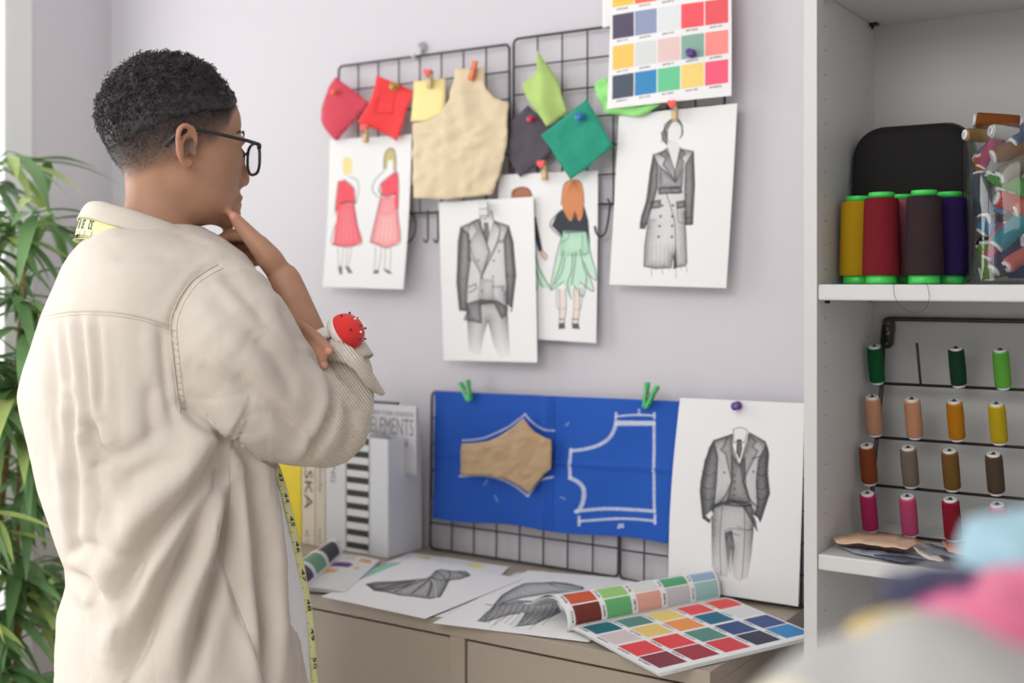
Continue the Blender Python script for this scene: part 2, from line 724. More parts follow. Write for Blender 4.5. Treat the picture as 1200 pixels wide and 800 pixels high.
# ================================================================== tall white shelving cabinet
CX0, CYF = -0.5385, -0.269
CX1 = CX0 + 0.80
TK = 0.0178
M_cab = mat('white_melamine', (0.62, 0.625, 0.615), 0.42, spec=0.45)
M_hole = mat('shelf_hole', (0.02, 0.02, 0.02), 0.8)
cb = thing('shelving_cabinet', ((CX0 + CX1) / 2, CYF / 2, 0), 'tall open white shelving cabinet holding threads, drilled side panels', 'shelf cabinet')
ZS1 = CAM_H - 3.0 / F_PX * 1.566             # upper shelf top
ZS2 = CAM_H - (649 - HOR) / F_PX * 1.566     # lower shelf top
ZS0 = CAM_H + 0.405
TS = 0.0212
for nm, x in (('left', CX0), ('right', CX1 - TK)):
    p = MB()
    p.box((x, CYF, 0), (x + TK, 0, 2.05), bev=0.0008)
    inner = x + TK if nm == 'left' else x
    s = 1 if nm == 'left' else -1
    for yy in (CYF + 0.034, -0.045):
        z = 0.35
        while z < 1.95:
            p.lathe([(0.0011, 0.0), (0.0011, 0.0003)], 8, 1, Matrix.Translation((inner - 0.00015 * s + 0.0002 * s, yy, z)) @ Matrix.Rotation(s * math.pi / 2, 4, 'Y'))
            z += 0.0327
    p.build('upright', [M_cab, M_hole], cb)
MB().box((CX0 + TK, -0.012, 0.06), (CX1 - TK, -0.004, 2.03)).build('rear_board', mat('rear_board_shaded', (0.44, 0.44, 0.43), 0.5), cb)  # board darkened to grey: shade of the cabinet interior put into its colour
for z in (ZS0, ZS1, ZS2, ZS2 - 0.36, 0.10, 2.049):
    MB().box((CX0 + TK + 0.0003, CYF + 0.002, z - TS), (CX1 - TK - 0.0003, -0.0125, z), bev=0.0025).build('shelf', M_cab, cb)
M_brk = mat('dark_metal', (0.03, 0.03, 0.03), 0.4, 0.6)
k = MB()
bk = on_y(1024, 8, -0.03)
k.box((CX0 + TK, -0.038, ZS0 - TS - 0.004), (CX0 + TK + 0.012, -0.026, ZS0 - TS))
k.tube([(CX0 + TK + 0.004, -0.032, ZS0 - TS - 0.004), (CX0 + TK + 0.004, -0.032, ZS0 - TS - 0.009)], 0.002, 8)
k.build('shelf_bracket', M_brk, cb)
for yy in (CYF + 0.034, -0.045):
    k = MB()
    k.lathe([(0.0022, 0), (0.0022, 0.006)], 8, 0, Matrix.Translation((CX0 + TK, yy, ZS1 - TS - 0.0024)) @ Matrix.Rotation(math.pi / 2, 4, 'Y'))
    k.build('shelf_peg', M_brk, cb)

# ================================================================== wire grid panels
M_wire = mat('black_wire', (0.028, 0.027, 0.03), 0.45)


def wire_grid(name, x0, x1, z0, z1, nx, nz, y, label, cat, group, lean=0.0, hooks=(), r=0.0016):
    """rounded frame rod and crossing wires; lean tips the top back to the wall"""
    def pt(x, z, dy=0.0):
        f = (z - z0) / (z1 - z0)
        return Vector((x, y + dy + lean * f, z))
    o = thing(name, (x0, y, z0), label, cat, group)
    f = MB()
    c = 0.010
    loop = []
    for cx_, cz_, a0 in ((x1 - c, z1 - c, 0), (x0 + c, z1 - c, 90), (x0 + c, z0 + c, 180), (x1 - c, z0 + c, 270)):
        for a in range(0, 91, 18):
            an = math.radians(a0 + a)
            loop.append(pt(cx_ + c * math.cos(an), cz_ + c * math.sin(an)))
    f.tube(loop, r * 1.5, 8, closed=True)
    f.build('frame', M_wire, o)
    for i in range(1, nx):
        x = x0 + (x1 - x0) * i / nx
        MB().tube([pt(x, z0), pt(x, z1)], r, 6).build('vertical_wire', M_wire, o)
    for j in range(1, nz):
        z = z0 + (z1 - z0) * j / nz
        MB().tube([pt(x0, z, -0.0012), pt(x1, z, -0.0012)], r, 6).build('horizontal_wire', M_wire, o)
    return o


YG = -0.016
# upper left panel
tl, tr_, bl = on_y(397, 78, YG), on_y(597, 53, YG), on_y(484, 250, YG)
wire_grid('wire_grid_panel', tl.x, tr_.x, bl.z, tl.z, 8, 6, YG, 'black wire wall grid behind the red swatches and the kraft paper bodice', 'wire grid', None)
# upper right panel
tl2 = on_y(602, 46, YG)
bl2 = on_y(714, 239, YG)
wire_grid('wire_grid_panel', tl2.x, tl2.x + 0.405, bl2.z, tl2.z, 8, 6, YG, 'black wire wall grid behind the teal swatch and the colour chart', 'wire grid', None)
# lower panels, standing on the sideboard
YL = -0.020
a1, a2 = on_y(504, 459, YL), on_y(727, 676, YL)
wire_grid('wire_grid_panel', a1.x, on_y(724.5, 600, YL).x, ZC + 0.003, on_y(506, 459, YL).z, 8, 6, YL, 'black wire grid standing on the sideboard behind the books end of the blue cloth', 'wire grid', None, lean=0.006)
a3 = on_y(726.5, 640, YL - 0.007).x
wire_grid('wire_grid_panel', a3, a3 + 0.36, ZC + 0.003, on_y(506, 459, YL).z, 8, 6, YL - 0.007, 'black wire grid standing on the sideboard behind the pocketed suit drawing', 'wire grid', None, lean=0.006)

# hooks under the upper panels
def wire_hook(pts, label, y=YG - 0.004):
    q = [on_y(p[0], p[1], y) for p in pts]
    MBk = MB()
    MBk.tube(smooth_curve([tuple(v) for v in q], 5), 0.0019, 8)
    o = MBk.build('wire_hook', M_wire)
    return tag(o, label, 'hook')


wire_hook([(480, 246), (484, 252), (487, 263), (485, 276), (478, 284), (472, 281)], 'black wire hook hanging half hidden beside the red dresses drawing')
for xx, lb in ((501.5, 'black straight hook under the wire grid, nearer the red dresses drawing'), (513.5, 'black straight hook under the wire grid, touching the edge of the double breasted suit drawing')):
    wire_hook([(xx, 246), (xx, 256), (xx, 270), (xx, 280), (xx - 2.5, 284), (xx - 5, 280)], lb)
wire_hook([(712, 233), (714.5, 238), (714, 248), (712, 262), (709, 273), (704, 277), (699, 273), (697, 265)], 'black S shaped wire hook between the mint skirts and the trench coat drawings')

# clear adhesive hook carrying the left grid
M_clear = clear_mat('clear_plastic', tint=(0.93, 0.94, 0.96), gloss=0.12, edge=0.6, rough=0.1)
hk = thing('adhesive_hook', on_y(496, 66, 0), 'clear plastic adhesive hook on the wall carrying the wire grid', 'hook')
c = on_y(496, 56, 0)
MB().lathe([(0.0, 0.0), (0.011, 0.0), (0.0115, 0.002), (0.010, 0.007), (0.006, 0.009), (0.0, 0.0092)], 18, 0, Matrix.Translation(c) @ Matrix.Rotation(math.pi / 2, 4, 'X')).build('pad', M_clear, hk)
e = on_y(492.5, 68, 0)
MB().tube([c + Vector((-.003, -.006, 0)), c + Vector((-.003, -.008, -0.012)), e + Vector((0, -.012, -0.004)), e + Vector((0, -.022, 0.0)), e + Vector((0, -.024, 0.006))], 0.0032, 8).build('prong', mat('white_plastic', (0.75, 0.75, 0.77), 0.35), hk)
# ================================================================== sheets pinned to the wall
M_paper = mat('drawing_paper', rough=0.75, attr='Col', spec=0.25)
M_print = mat('printed_paper', rough=0.5, attr='Col', spec=0.35)
PAPER = (0.84, 0.84, 0.845)
INK = (0.035, 0.035, 0.04)


def crop(s, ox, oy):
    return lambda pts: [(x / s + ox, y / s + oy) for x, y in pts]


def quad3(q, y):
    ys = y if hasattr(y, '__len__') else [y] * 4
    return [on_y(p[0], p[1], yy) for p, yy in zip(q, ys)]


def bil(c, u, v):
    return (c[0] * (1 - u) + c[1] * u) * (1 - v) + (c[3] * (1 - u) + c[2] * u) * v


def wall_sheet(name, q, y, canvas, label, cat, material=None, curl=None, group=None):
    c = quad3(q, y)
    curl = curl or (lambda u, v: 0.0)

    def fn(u, v):
        return bil(c, u, v) + Vector((0, -curl(u, v), 0))
    o = sheet(name, canvas, fn, material or M_paper)
    return tag(o, label, cat, group)


# ---------------------------------------------------------------- red dresses drawing
q = [(388, 164), (482.5, 157), (477, 339), (382.5, 336)]
cv = Canvas(150, 280, PAPER, q)
X = crop(3.807, 370, 140)
RED, ROSE = L(238, 92, 104), L(244, 150, 158)
cv.fill(X([(85, 560), (95, 470), (110, 375), (175, 375), (190, 470), (212, 545), (180, 562), (130, 568)]), L(244, 140, 148))
cv.pencil(X([(85, 560), (95, 470), (110, 375), (175, 375), (190, 470), (212, 545), (180, 562), (130, 568)]), 0.15, 0.9, 4, RED)
cv.fill(X([(105, 275), (130, 268), (172, 305), (178, 372), (115, 374), (100, 420), (92, 400)]), RED)
for k in range(6):
    cv.line(X([(115 + k * 11, 385), (105 + k * 16, 470), (95 + k * 21, 555)]), 0.5, L(190, 60, 75), 0.45)
cv.line(X([(105, 275), (98, 330), (92, 400), (100, 430)]), 0.8, INK, .7)
cv.line(X([(92, 470), (78, 545), (110, 562), (150, 568), (185, 560), (212, 545), (190, 470), (172, 380)]), 0.8, INK, .7)
cv.line(X([(115, 374), (145, 368), (178, 372)]), 1.3, INK, .7)
cv.line(X([(130, 268), (172, 305), (178, 372)]), 0.8, INK, .7)
cv.line(X([(150, 255), (185, 270), (192, 320), (180, 375)]), 0.7, INK, .6)
cv.fill(X([(122, 200), (128, 175), (145, 168), (162, 178), (166, 205), (160, 240), (130, 245)]), L(236, 222, 160), curve=True)
cv.line(X([(108, 570), (112, 620), (118, 660)]), .7, INK, .5)
cv.line(X([(130, 570), (130, 620), (126, 660)]), .7, INK, .5)
cv.line(X([(148, 570), (148, 620), (145, 660)]), .7, INK, .5)
cv.line(X([(166, 570), (162, 620), (156, 658)]), .7, INK, .5)
cv.fill(X([(112, 655), (130, 655), (132, 690), (120, 690)]), INK, .85)
cv.fill(X([(142, 655), (158, 655), (178, 684), (160, 686)]), INK, .85)
sk = [(285, 345), (352, 340), (368, 430), (382, 540), (350, 562), (320, 572), (285, 560), (248, 545), (268, 440)]
cv.fill(X(sk), L(246, 190, 190))
cv.pencil(X(sk), 0.05, 0.5, 4, RED)
cv.pencil(X([(285, 345), (352, 340), (362, 400), (330, 430), (275, 425)]), 0.5, 0.6, 4, ROSE)
for k in range(6):
    cv.line(X([(292 + k * 11, 350), (280 + k * 16, 450), (262 + k * 21, 555)]), 0.5, L(190, 80, 90), 0.45)
cv.fill(X([(286, 285), (350, 232), (364, 240), (368, 400), (355, 398), (348, 335), (292, 338)]), RED)
cv.line(X([(248, 545), (285, 560), (320, 572), (350, 562), (382, 540), (368, 430), (366, 400), (368, 300), (360, 235), (345, 228)]), 0.8, INK, .7)
cv.line(X([(248, 545), (262, 470), (280, 380), (288, 340), (286, 285), (350, 232)]), 0.8, INK, .7)
cv.line(X([(288, 335), (320, 340), (350, 328)]), 1.4, INK, .7)
cv.line(X([(300, 230), (265, 265), (250, 310), (275, 345)]), 0.8, INK, .65)
cv.line(X([(282, 300), (278, 320), (290, 330)]), 0.7, INK, .6)
cv.fill(X([(300, 215), (302, 160), (318, 130), (340, 130), (352, 165), (352, 222), (340, 225), (338, 180), (318, 180), (312, 222)]), L(200, 188, 130))
cv.line(X([(300, 222), (302, 160), (320, 130), (342, 132), (352, 170), (352, 222)]), 1.1, L(90, 85, 60), .7)
for x0, x1 in ((272, 272), (296, 288), (316, 318), (340, 342)):
    cv.line(X([(x0, 570), (x0 + 2, 620), (x1, 672)]), .7, INK, .5)
cv.fill(X([(265, 686), (275, 670), (294, 672), (290, 688)]), INK, .85)
cv.fill(X([(312, 668), (330, 668), (356, 686), (335, 688)]), INK, .85)
wall_sheet('fashion_drawing', q, -0.026, cv, 'colour drawing of two red one shouldered dresses clipped to the wire grid', 'drawing',
           curl=lambda u, v: 0.004 * math.sin(u * 5 + 1) * (1 - v) + 0.006 * (v - .2) ** 2 * 3)

# ---------------------------------------------------------------- mint skirts drawing
q = [(583, 205), (700, 199.5), (699.5, 402), (590, 394)]
cv = Canvas(190, 310, PAPER, q)
X = crop(3.2, 500, 180)
MINT, HAIR, DK = L(196, 230, 208), L(222, 150, 105), L(62, 68, 74)
cv.fill(X([(515, 215), (590, 205), (605, 260), (612, 355), (598, 350), (590, 300), (515, 300), (512, 325), (470, 280), (490, 235)]), DK)
cv.line(X([(515, 215), (490, 235), (465, 280), (512, 328)]), 1, INK, .8)
cv.fill(X([(512, 302), (598, 302), (615, 370), (635, 480), (600, 450), (625, 525), (575, 490), (588, 545), (545, 500), (540, 552), (515, 495), (470, 520), (490, 400)]), MINT)
cv.pencil(X([(512, 302), (598, 302), (612, 360), (600, 395), (500, 395)]), 0.05, 0.35, 5, L(90, 170, 120))
for a in ([(515, 375), (500, 440), (470, 518)], [(512, 302), (490, 390), (475, 470), (468, 520), (515, 490)], [(548, 385), (545, 450), (530, 500), (545, 552)], [(575, 370), (590, 440), (600, 470), (588, 545), (555, 505)], [(598, 302), (612, 380), (630, 440), (635, 485), (605, 460)], [(590, 420), (610, 470), (626, 525), (575, 492)], [(520, 400), (510, 450), (485, 500)], [(560, 380), (555, 440), (545, 500)]):
    cv.line(X(a), 0.8, L(40, 70, 60), .75)
cv.line(X([(520, 305), (560, 303), (600, 300)]), 1.6, INK, .7)
cv.line(X([(506, 345), (530, 330), (535, 310)]), .7, INK, .5)
cv.line(X([(583, 315), (586, 385), (610, 380)]), .7, INK, .5)
cv.fill(X([(505, 190), (515, 120), (545, 100), (575, 110), (588, 170), (585, 230), (570, 262), (555, 225), (540, 262), (515, 225)]), HAIR, curve=True)
for k in range(7):
    cv.line(X([(545 + k * 2, 108), (520 + k * 10, 160), (518 + k * 10, 215), (535 + k * 6, 250)]), 0.7, L(170, 90, 50), .55)
cv.line(X([(505, 200), (515, 120), (548, 101), (578, 115), (588, 180), (584, 240)]), 0.8, L(120, 60, 35), .7)
for x0, x1 in ((500, 503), (524, 520), (553, 550), (574, 571)):
    cv.line(X([(x0, 515), (x0 + 2, 580), (x1, 640)]), .8, INK, .7)
cv.line(X([(490, 515), (492, 575), (500, 588), (526, 585)]), .7, INK, .6)
cv.line(X([(586, 510), (580, 585), (552, 588)]), .7, INK, .6)
cv.fill(X([(503, 520), (522, 520), (518, 640), (504, 640)]), L(235, 205, 185), .6)
cv.fill(X([(554, 520), (573, 520), (570, 640), (552, 640)]), L(235, 205, 185), .6)
cv.fill(X([(500, 640), (522, 636), (524, 658), (500, 660)]), INK, .9)
cv.fill(X([(548, 640), (572, 640), (578, 660), (550, 658)]), INK, .9)
cv.line(X([(504, 625), (520, 625)]), 1, INK, .7)
cv.line(X([(550, 625), (570, 625)]), 1, INK, .7)
# the figure half hidden under the suit sheet
cv.fill(X([(318, 160), (325, 138), (360, 128), (388, 138), (398, 170), (396, 230), (330, 230)]), L(176, 120, 95), curve=True)
cv.line(X([(322, 158), (345, 132), (380, 134), (396, 160)]), 1, L(90, 50, 35), .8)
cv.fill(X([(380, 235), (412, 245), (425, 310), (438, 375), (424, 380), (405, 320), (395, 400), (340, 400)]), DK)
cv.fill(X([(340, 400), (410, 370), (430, 440), (475, 522), (430, 505), (405, 525), (360, 500)]), MINT)
for a in ([(408, 370), (425, 440), (474, 522)], [(405, 420), (425, 480), (440, 510)], [(405, 400), (408, 470), (418, 522)]):
    cv.line(X(a), .8, L(40, 80, 65), .8)
cv.fill(X([(425, 380), (438, 374), (455, 395), (450, 410), (436, 402)]), L(226, 190, 165))
cv.line(X([(438, 374), (456, 395), (448, 410), (430, 385)]), .7, INK, .6)
wall_sheet('fashion_drawing', q, -0.021, cv, 'colour drawing of a mint petal skirt, partly behind the double breasted suit drawing', 'drawing',
           curl=lambda u, v: 0.003 * math.sin(u * 4) + 0.005 * v * v)

# ---------------------------------------------------------------- double breasted suit drawing
q = [(514.5, 237), (625.5, 230.5), (632, 424.5), (520, 422)]
cv = Canvas(180, 310, PAPER, q)
X = crop(3.2, 500, 180)
G = (0.055, 0.055, 0.06)
cv.pencil(X([(150, 560), (205, 545), (270, 550), (305, 575), (318, 760), (280, 765), (255, 720), (232, 630), (215, 690), (205, 755), (160, 740)]), .35, .75, 7, G, fade=(X([(230, 600), (235, 770)])))
jk = [(128, 275), (195, 245), (215, 290), (250, 250), (308, 270), (325, 330), (335, 455), (322, 590), (305, 585), (300, 520), (305, 600), (285, 618), (255, 560), (205, 565), (208, 635), (142, 622), (150, 590), (125, 590), (115, 480), (118, 330)]
cv.pencil(X(jk), .22, .6, 7, G, outline=.6, ow=.8)
cv.pencil(X([(128, 275), (160, 300), (165, 400), (155, 480), (150, 590), (125, 590), (113, 480)]), .3, .65, 6, G, outline=.5, ow=.8)
cv.pencil(X([(308, 270), (290, 320), (295, 420), (305, 560), (322, 590), (337, 455), (325, 330)]), .3, .65, 6, G, outline=.5, ow=.8)
cv.pencil(X([(170, 255), (198, 243), (225, 330), (240, 370), (210, 455), (175, 400), (155, 400), (160, 330), (190, 290)]), .1, .3, 5, G, outline=.4, ow=.7)
cv.fill(X([(200, 215), (240, 215), (252, 250), (228, 320), (205, 270)]), (0.72, 0.72, 0.72))
cv.pencil(X([(215, 258), (232, 258), (236, 300), (228, 340), (215, 300)]), .6, .8, 4, G)
cv.line(X([(200, 215), (205, 270), (235, 370), (205, 465)]), 1.0, INK, .7, curve=False)
cv.line(X([(245, 215), (252, 250), (275, 300), (205, 465)]), 1.1, INK, .7)
cv.line(X([(200, 215), (218, 250), (240, 215)]), .7, INK, .5, curve=False)
cv.line(X([(195, 245), (168, 262), (155, 320), (205, 460)]), .9, INK, .5)
cv.line(X([(275, 300), (262, 350), (205, 465), (200, 565)]), .8, INK, .6)
cv.line(X([(160, 500), (185, 487), (188, 505), (162, 520)]), 1.2, INK, .6, curve=False)
cv.line(X([(262, 500), (290, 497), (285, 512)]), 1.2, INK, .6, curve=False)
cv.fill(X([(268, 325), (290, 318), (288, 335), (270, 335)]), INK, .5)
for c_ in ((165, 330), (195, 400), (272, 365), (210, 465), (252, 400), (250, 460), (252, 497), (208, 515)):
    cv.dot(X([c_])[0], 1.4, INK, .7)
cv.pencil(X([(205, 470), (255, 470), (255, 560), (205, 565)]), .12, .35, 4, G)
cv.line(X([(118, 455), (135, 470), (152, 462)]), .8, INK, .45)
cv.line(X([(300, 450), (318, 462), (335, 455)]), .8, INK, .45)
cv.fill(X([(122, 588), (150, 590), (148, 605), (125, 602)]), (0.8, 0.8, 0.8))
cv.fill(X([(306, 565), (322, 580), (310, 595)]), (0.8, 0.8, 0.8))
wall_sheet('fashion_drawing', q, -0.033, cv, 'pencil drawing of a double breasted suit jacket and trousers hanging below the kraft paper bodice', 'drawing',
           curl=lambda u, v: 0.004 * (u - .5) ** 2 + 0.006 * v * v * u)

# ---------------------------------------------------------------- trench coat drawing
q = [(725, 135), (864, 121), (852.5, 337.5), (717, 333.5)]
cv = Canvas(230, 340, PAPER, q)
X = crop(3.2, 690, 100)
ct = [(240, 262), (285, 245), (320, 290), (345, 240), (390, 250), (395, 380), (385, 490), (388, 525), (362, 525), (358, 480), (365, 560), (370, 665), (365, 678), (325, 685), (318, 640), (312, 685), (255, 688), (210, 680), (212, 600), (222, 520), (200, 540), (195, 520), (215, 440), (228, 330)]
cv.pencil(X(ct), .2, .55, 7, G, outline=.6, ow=.8)
cv.pencil(X([(240, 262), (258, 300), (258, 380), (240, 450), (212, 540), (193, 538), (198, 495), (222, 420), (230, 330)]), .35, .65, 6, G, outline=.5)
cv.pencil(X([(390, 250), (360, 300), (358, 400), (362, 525), (390, 522), (395, 380)]), .3, .6, 6, G, outline=.5)
cv.pencil(X([(262, 300), (325, 360), (355, 300), (350, 385), (262, 390)]), .3, .6, 6, G)
cv.fill(X([(295, 205), (330, 205), (340, 240), (318, 350), (300, 290)]), (0.76, 0.76, 0.76))
cv.pencil(X([(262, 262), (292, 235), (322, 330), (322, 365), (275, 300), (285, 275)]), .2, .5, 5, G, outline=.5)
cv.pencil(X([(340, 235), (362, 260), (345, 275), (355, 290), (322, 365), (320, 330)]), .2, .5, 5, G, outline=.5)
cv.pencil(X([(260, 388), (345, 385), (348, 405), (262, 410)]), .5, .8, 4, G, outline=.7)
cv.line(X([(308, 388), (338, 388), (338, 408), (308, 408), (308, 388)]), .9, INK, .6, curve=False)
for a in ([(232, 440), (268, 432), (268, 460), (232, 465)], [(328, 440), (360, 434), (360, 460), (330, 464)]):
    cv.pencil(X(a), .4, .7, 4, G, outline=.6)
cv.line(X([(226, 465), (228, 510), (250, 508)]), .8, INK, .5, curve=False)
cv.line(X([(332, 464), (334, 515), (360, 520)]), .8, INK, .5, curve=False)
for x, y in ((275, 453), (314, 453), (269, 494), (313, 494), (266, 530), (313, 529), (263, 570), (312, 570)):
    cv.dot(X([(x, y)])[0], 1.6, INK, .8)
cv.line(X([(290, 410), (322, 520), (326, 680)]), 1, INK, .6)
cv.pencil(X([(326, 600), (332, 685), (318, 690)]), .6, .8, 4, INK)
for k in range(9):
    cv.line(X([(225 + k * 15, 600), (222 + k * 16, 660 + (k % 3) * 18)]), .5, INK, .3)
for x, y in ((238, 715), (278, 710), (328, 722), (368, 700)):
    cv.line(X([(x, 680), (x + 2, y)]), .6, INK, .5)
cv.pencil(X([(300, 130), (330, 118), (350, 150), (352, 185), (338, 205), (335, 140), (310, 140), (295, 165), (292, 230), (272, 205), (268, 180)]), .45, .7, 4, G)
for k in range(6):
    cv.line(X([(318, 122), (290 - k * 2, 150), (275 + k * 3, 190), (268 + k * 6, 215)]), .7, INK, .4)
cv.fill(X([(295, 165), (320, 135), (342, 155), (342, 190), (325, 210), (300, 200)]), (0.8, 0.8, 0.8), curve=True)
cv.line(X([(193, 520), (214, 525)]), .8, INK, .6)
cv.line(X([(362, 500), (388, 496)]), .8, INK, .6)
wall_sheet('fashion_drawing', q, -0.030, cv, 'pencil drawing of a belted trench coat hanging below the colour chart', 'drawing',
           curl=lambda u, v: 0.006 * (v - .1) ** 2 + 0.004 * (1 - u) * v)

# ---------------------------------------------------------------- pocketed suit drawing (standing on the sideboard)
q = [(797, 466), (943, 472.5), (937.5, 701), (787, 675.5)]
cv = Canvas(240, 340, PAPER, q)
X = crop(2.965, 770, 450)
tr0 = [(196, 415), (205, 395), (262, 378), (328, 392), (342, 430), (332, 560), (320, 640), (290, 655), (270, 640), (262, 540), (250, 640), (215, 630), (198, 600)]
cv.pencil(X(tr0), .35, .75, 7, G, fade=X([(265, 480), (268, 690)]), hatch=.3)
cv.pencil(X([(240, 490), (265, 480), (275, 540), (262, 640), (250, 600)]), .5, .8, 6, INK, fade=X([(262, 500), (262, 660)]))
cv.line(X([(232, 400), (225, 500), (228, 630)]), 1.0, INK, .5)
cv.line(X([(305, 400), (308, 500), (300, 640)]), 1.0, INK, .5)
jk = [(200, 185), (262, 165), (285, 240), (320, 160), (375, 190), (385, 215), (380, 300), (390, 360), (362, 450), (340, 430), (350, 485), (300, 400), (262, 385), (205, 405), (195, 430), (190, 455), (170, 440), (162, 360), (160, 320), (185, 210)]
cv.pencil(X(jk), .3, .65, 8, G, outline=.7, ow=.9, hatch=.25)
cv.pencil(X([(200, 185), (215, 240), (212, 320), (205, 400), (190, 455), (168, 440), (158, 350), (172, 250)]), .4, .75, 7, G, outline=.6)
cv.pencil(X([(378, 200), (352, 250), (345, 320), (350, 400), (342, 430), (360, 455), (392, 360), (384, 290), (388, 230)]), .4, .75, 7, G, outline=.6)
cv.pencil(X([(262, 230), (285, 265), (305, 240), (310, 330), (325, 390), (245, 392), (262, 320)]), .4, .6, 5, G, outline=.6)
for y in range(300, 390, 22):
    cv.dot(X([(272, y)])[0], 1.2, INK, .8)
cv.fill(X([(265, 150), (290, 143), (312, 152), (316, 190), (288, 262), (262, 200)]), (0.8, 0.8, 0.8))
cv.line(X([(265, 150), (290, 143), (312, 152)]), .8, INK, .6)
cv.line(X([(265, 150), (268, 195), (284, 182), (302, 195), (314, 155)]), .8, INK, .6, curve=False)
cv.pencil(X([(277, 182), (294, 182), (296, 215), (288, 248), (276, 225)]), .75, .9, 4, INK)
cv.pencil(X([(262, 165), (240, 180), (235, 200), (222, 215), (240, 230), (262, 320), (262, 230)]), .15, .4, 5, G, outline=.6)
cv.pencil(X([(318, 165), (345, 190), (332, 205), (350, 220), (300, 320), (290, 262)]), .15, .4, 5, G, outline=.6)
cv.line(X([(262, 320), (240, 370), (205, 405)]), 1.4, INK, .7)
cv.line(X([(300, 320), (325, 380), (352, 405)]), 1.4, INK, .7)
cv.line(X([(240, 395), (300, 402), (330, 398)]), 1.6, INK, .8)
cv.line(X([(332, 245), (355, 238)]), 1.3, INK, .6)
cv.dot(X([(237, 290)])[0], 1.3, INK, .8)
cv.dot(X([(335, 288)])[0], 1.3, INK, .8)
for y in (285, 330, 365):
    cv.line(X([(162, y), (185, y + 15), (208, y + 5)]), .9, INK, .5)
    cv.line(X([(345, y + 8), (365, y + 18), (388, y)]), .9, INK, .5)
cv.fill(X([(178, 432), (196, 415), (202, 428), (190, 445)]), (0.8, 0.8, 0.8))
cv.fill(X([(335, 430), (352, 440), (358, 455), (345, 450)]), (0.8, 0.8, 0.8))
for a in ([(240, 485), (265, 475), (295, 480)], [(245, 510), (262, 492), (290, 500)], [(285, 470), (310, 482), (335, 478)]):
    cv.line(X(a), 1.0, INK, .45)
c4 = quad3(q, -0.040)
c4[2].z = c4[3].z = ZC + 0.0085
o = sheet('fashion_drawing', cv, lambda u, v: bil(c4, u, v) + Vector((-0.006 * math.sin(v * math.pi) * (1 - u) ** 2, -0.008 * v * v - 0.006 * (1 - u) ** 2 * v, 0)), M_paper)
tag(o, 'pencil drawing of a three piece suit with hands in pockets pinned just above the sideboard', 'drawing')

# ---------------------------------------------------------------- colour chart
q = [(715.5, -28), (856, -49), (856.5, 112), (710.5, 127.5)]
cv = Canvas(260, 330, (0.82, 0.82, 0.825), q)
X = crop(4.0, 580, 0)
rows = [
    (-228, 115, [L(215, 120, 60), L(70, 150, 160), L(230, 190, 180), L(240, 200, 90), L(60, 80, 120)]),
    (-82, 112, [L(244, 196, 84), L(240, 108, 74), L(218, 220, 222), L(120, 180, 150), L(240, 130, 130)]),
    (64, 113, [L(80, 72, 96), L(142, 152, 184), L(222, 224, 226), L(242, 86, 98), L(232, 88, 94)]),
    (210, 112, [L(238, 194, 96), L(212, 214, 214), L(226, 196, 192), L(134, 172, 158), L(244, 142, 134)]),
    (350, 114, [L(70, 80, 96), L(52, 134, 188), L(106, 198, 146), L(240, 210, 122), L(240, 90, 122)])]
for y0, hh, cols in rows:
    for k, col in enumerate(cols):
        x0 = 547 + k * 109.7
        x1 = x0 + 105
        d0, d1 = -0.147 * (x0 - 547), -0.147 * (x1 - 547)
        cv.fill(X([(x0, y0 + d0), (x1, y0 + d1), (x1, y0 + hh + d1), (x0, y0 + hh + d0)]), col)
        ox, oy = X([(x0 + 22, y0 + hh + d0 + 13)])[0]
        cv.glyphs((ox, oy), (13.5, -2.0), (0, -2.3), col=INK, a=.9)
wall_sheet('colour_chart', q, -0.046, cv, 'printed colour chart of square swatches pinned at the top with a purple push pin', 'colour chart', M_print,
           curl=lambda u, v: -0.004 + 0.008 * (v - .55) ** 2 + 0.004 * math.sin(u * 3.1))
# sheet edge behind the chart
q2 = [(706, -20), (760, -28), (760, 20), (706, 33)]
cv = Canvas(20, 20, PAPER, q2)
wall_sheet('paper_sheet', q2, -0.030, cv, 'white paper sheet with only its edge showing behind the colour chart', 'paper')

# ================================================================== fabric swatches and patterns on the grids
M_crim = mat('crimson_cloth', L(206, 66, 86), 0.85, bump=('noise', 900, 0.15), sheen=0.1)
M_red = mat('red_cloth', L(238, 62, 66), 0.85, bump=('noise', 900, 0.15))
M_redseam = mat('dark_red_thread', L(190, 40, 48), 0.8)
M_note = mat('yellow_paper', L(246, 226, 156), 0.7)
M_kraft = mat('kraft_paper', L(220, 201, 168), 0.65, bump=('noise', 45, 0.8), var=(25, 0.05))
M_kraft2 = mat('brown_kraft_paper', L(178, 148, 112), 0.5, bump=('noise', 70, 0.3), var=(25, 0.05))
M_char = mat('charcoal_cloth', L(82, 76, 84), 0.85, bump=('noise', 900, 0.15))
M_olive = mat('light_green_cloth', L(176, 204, 120), 0.8, bump=('noise', 900, 0.12))
M_teal = mat('teal_cloth', L(28, 146, 120), 0.8, bump=('noise', 900, 0.15), var=(40, 0.06))
M_lime = mat('lime_cloth', L(150, 224, 130), 0.7)


def wob(sc, amp, seed=0.0):
    return lambda x, y: amp * (0.8 * noise.noise(Vector((x * sc, y * sc, seed))) + 0.4 * noise.noise(Vector((x * sc * 2.3, y * sc * 2.3, seed + 5))))


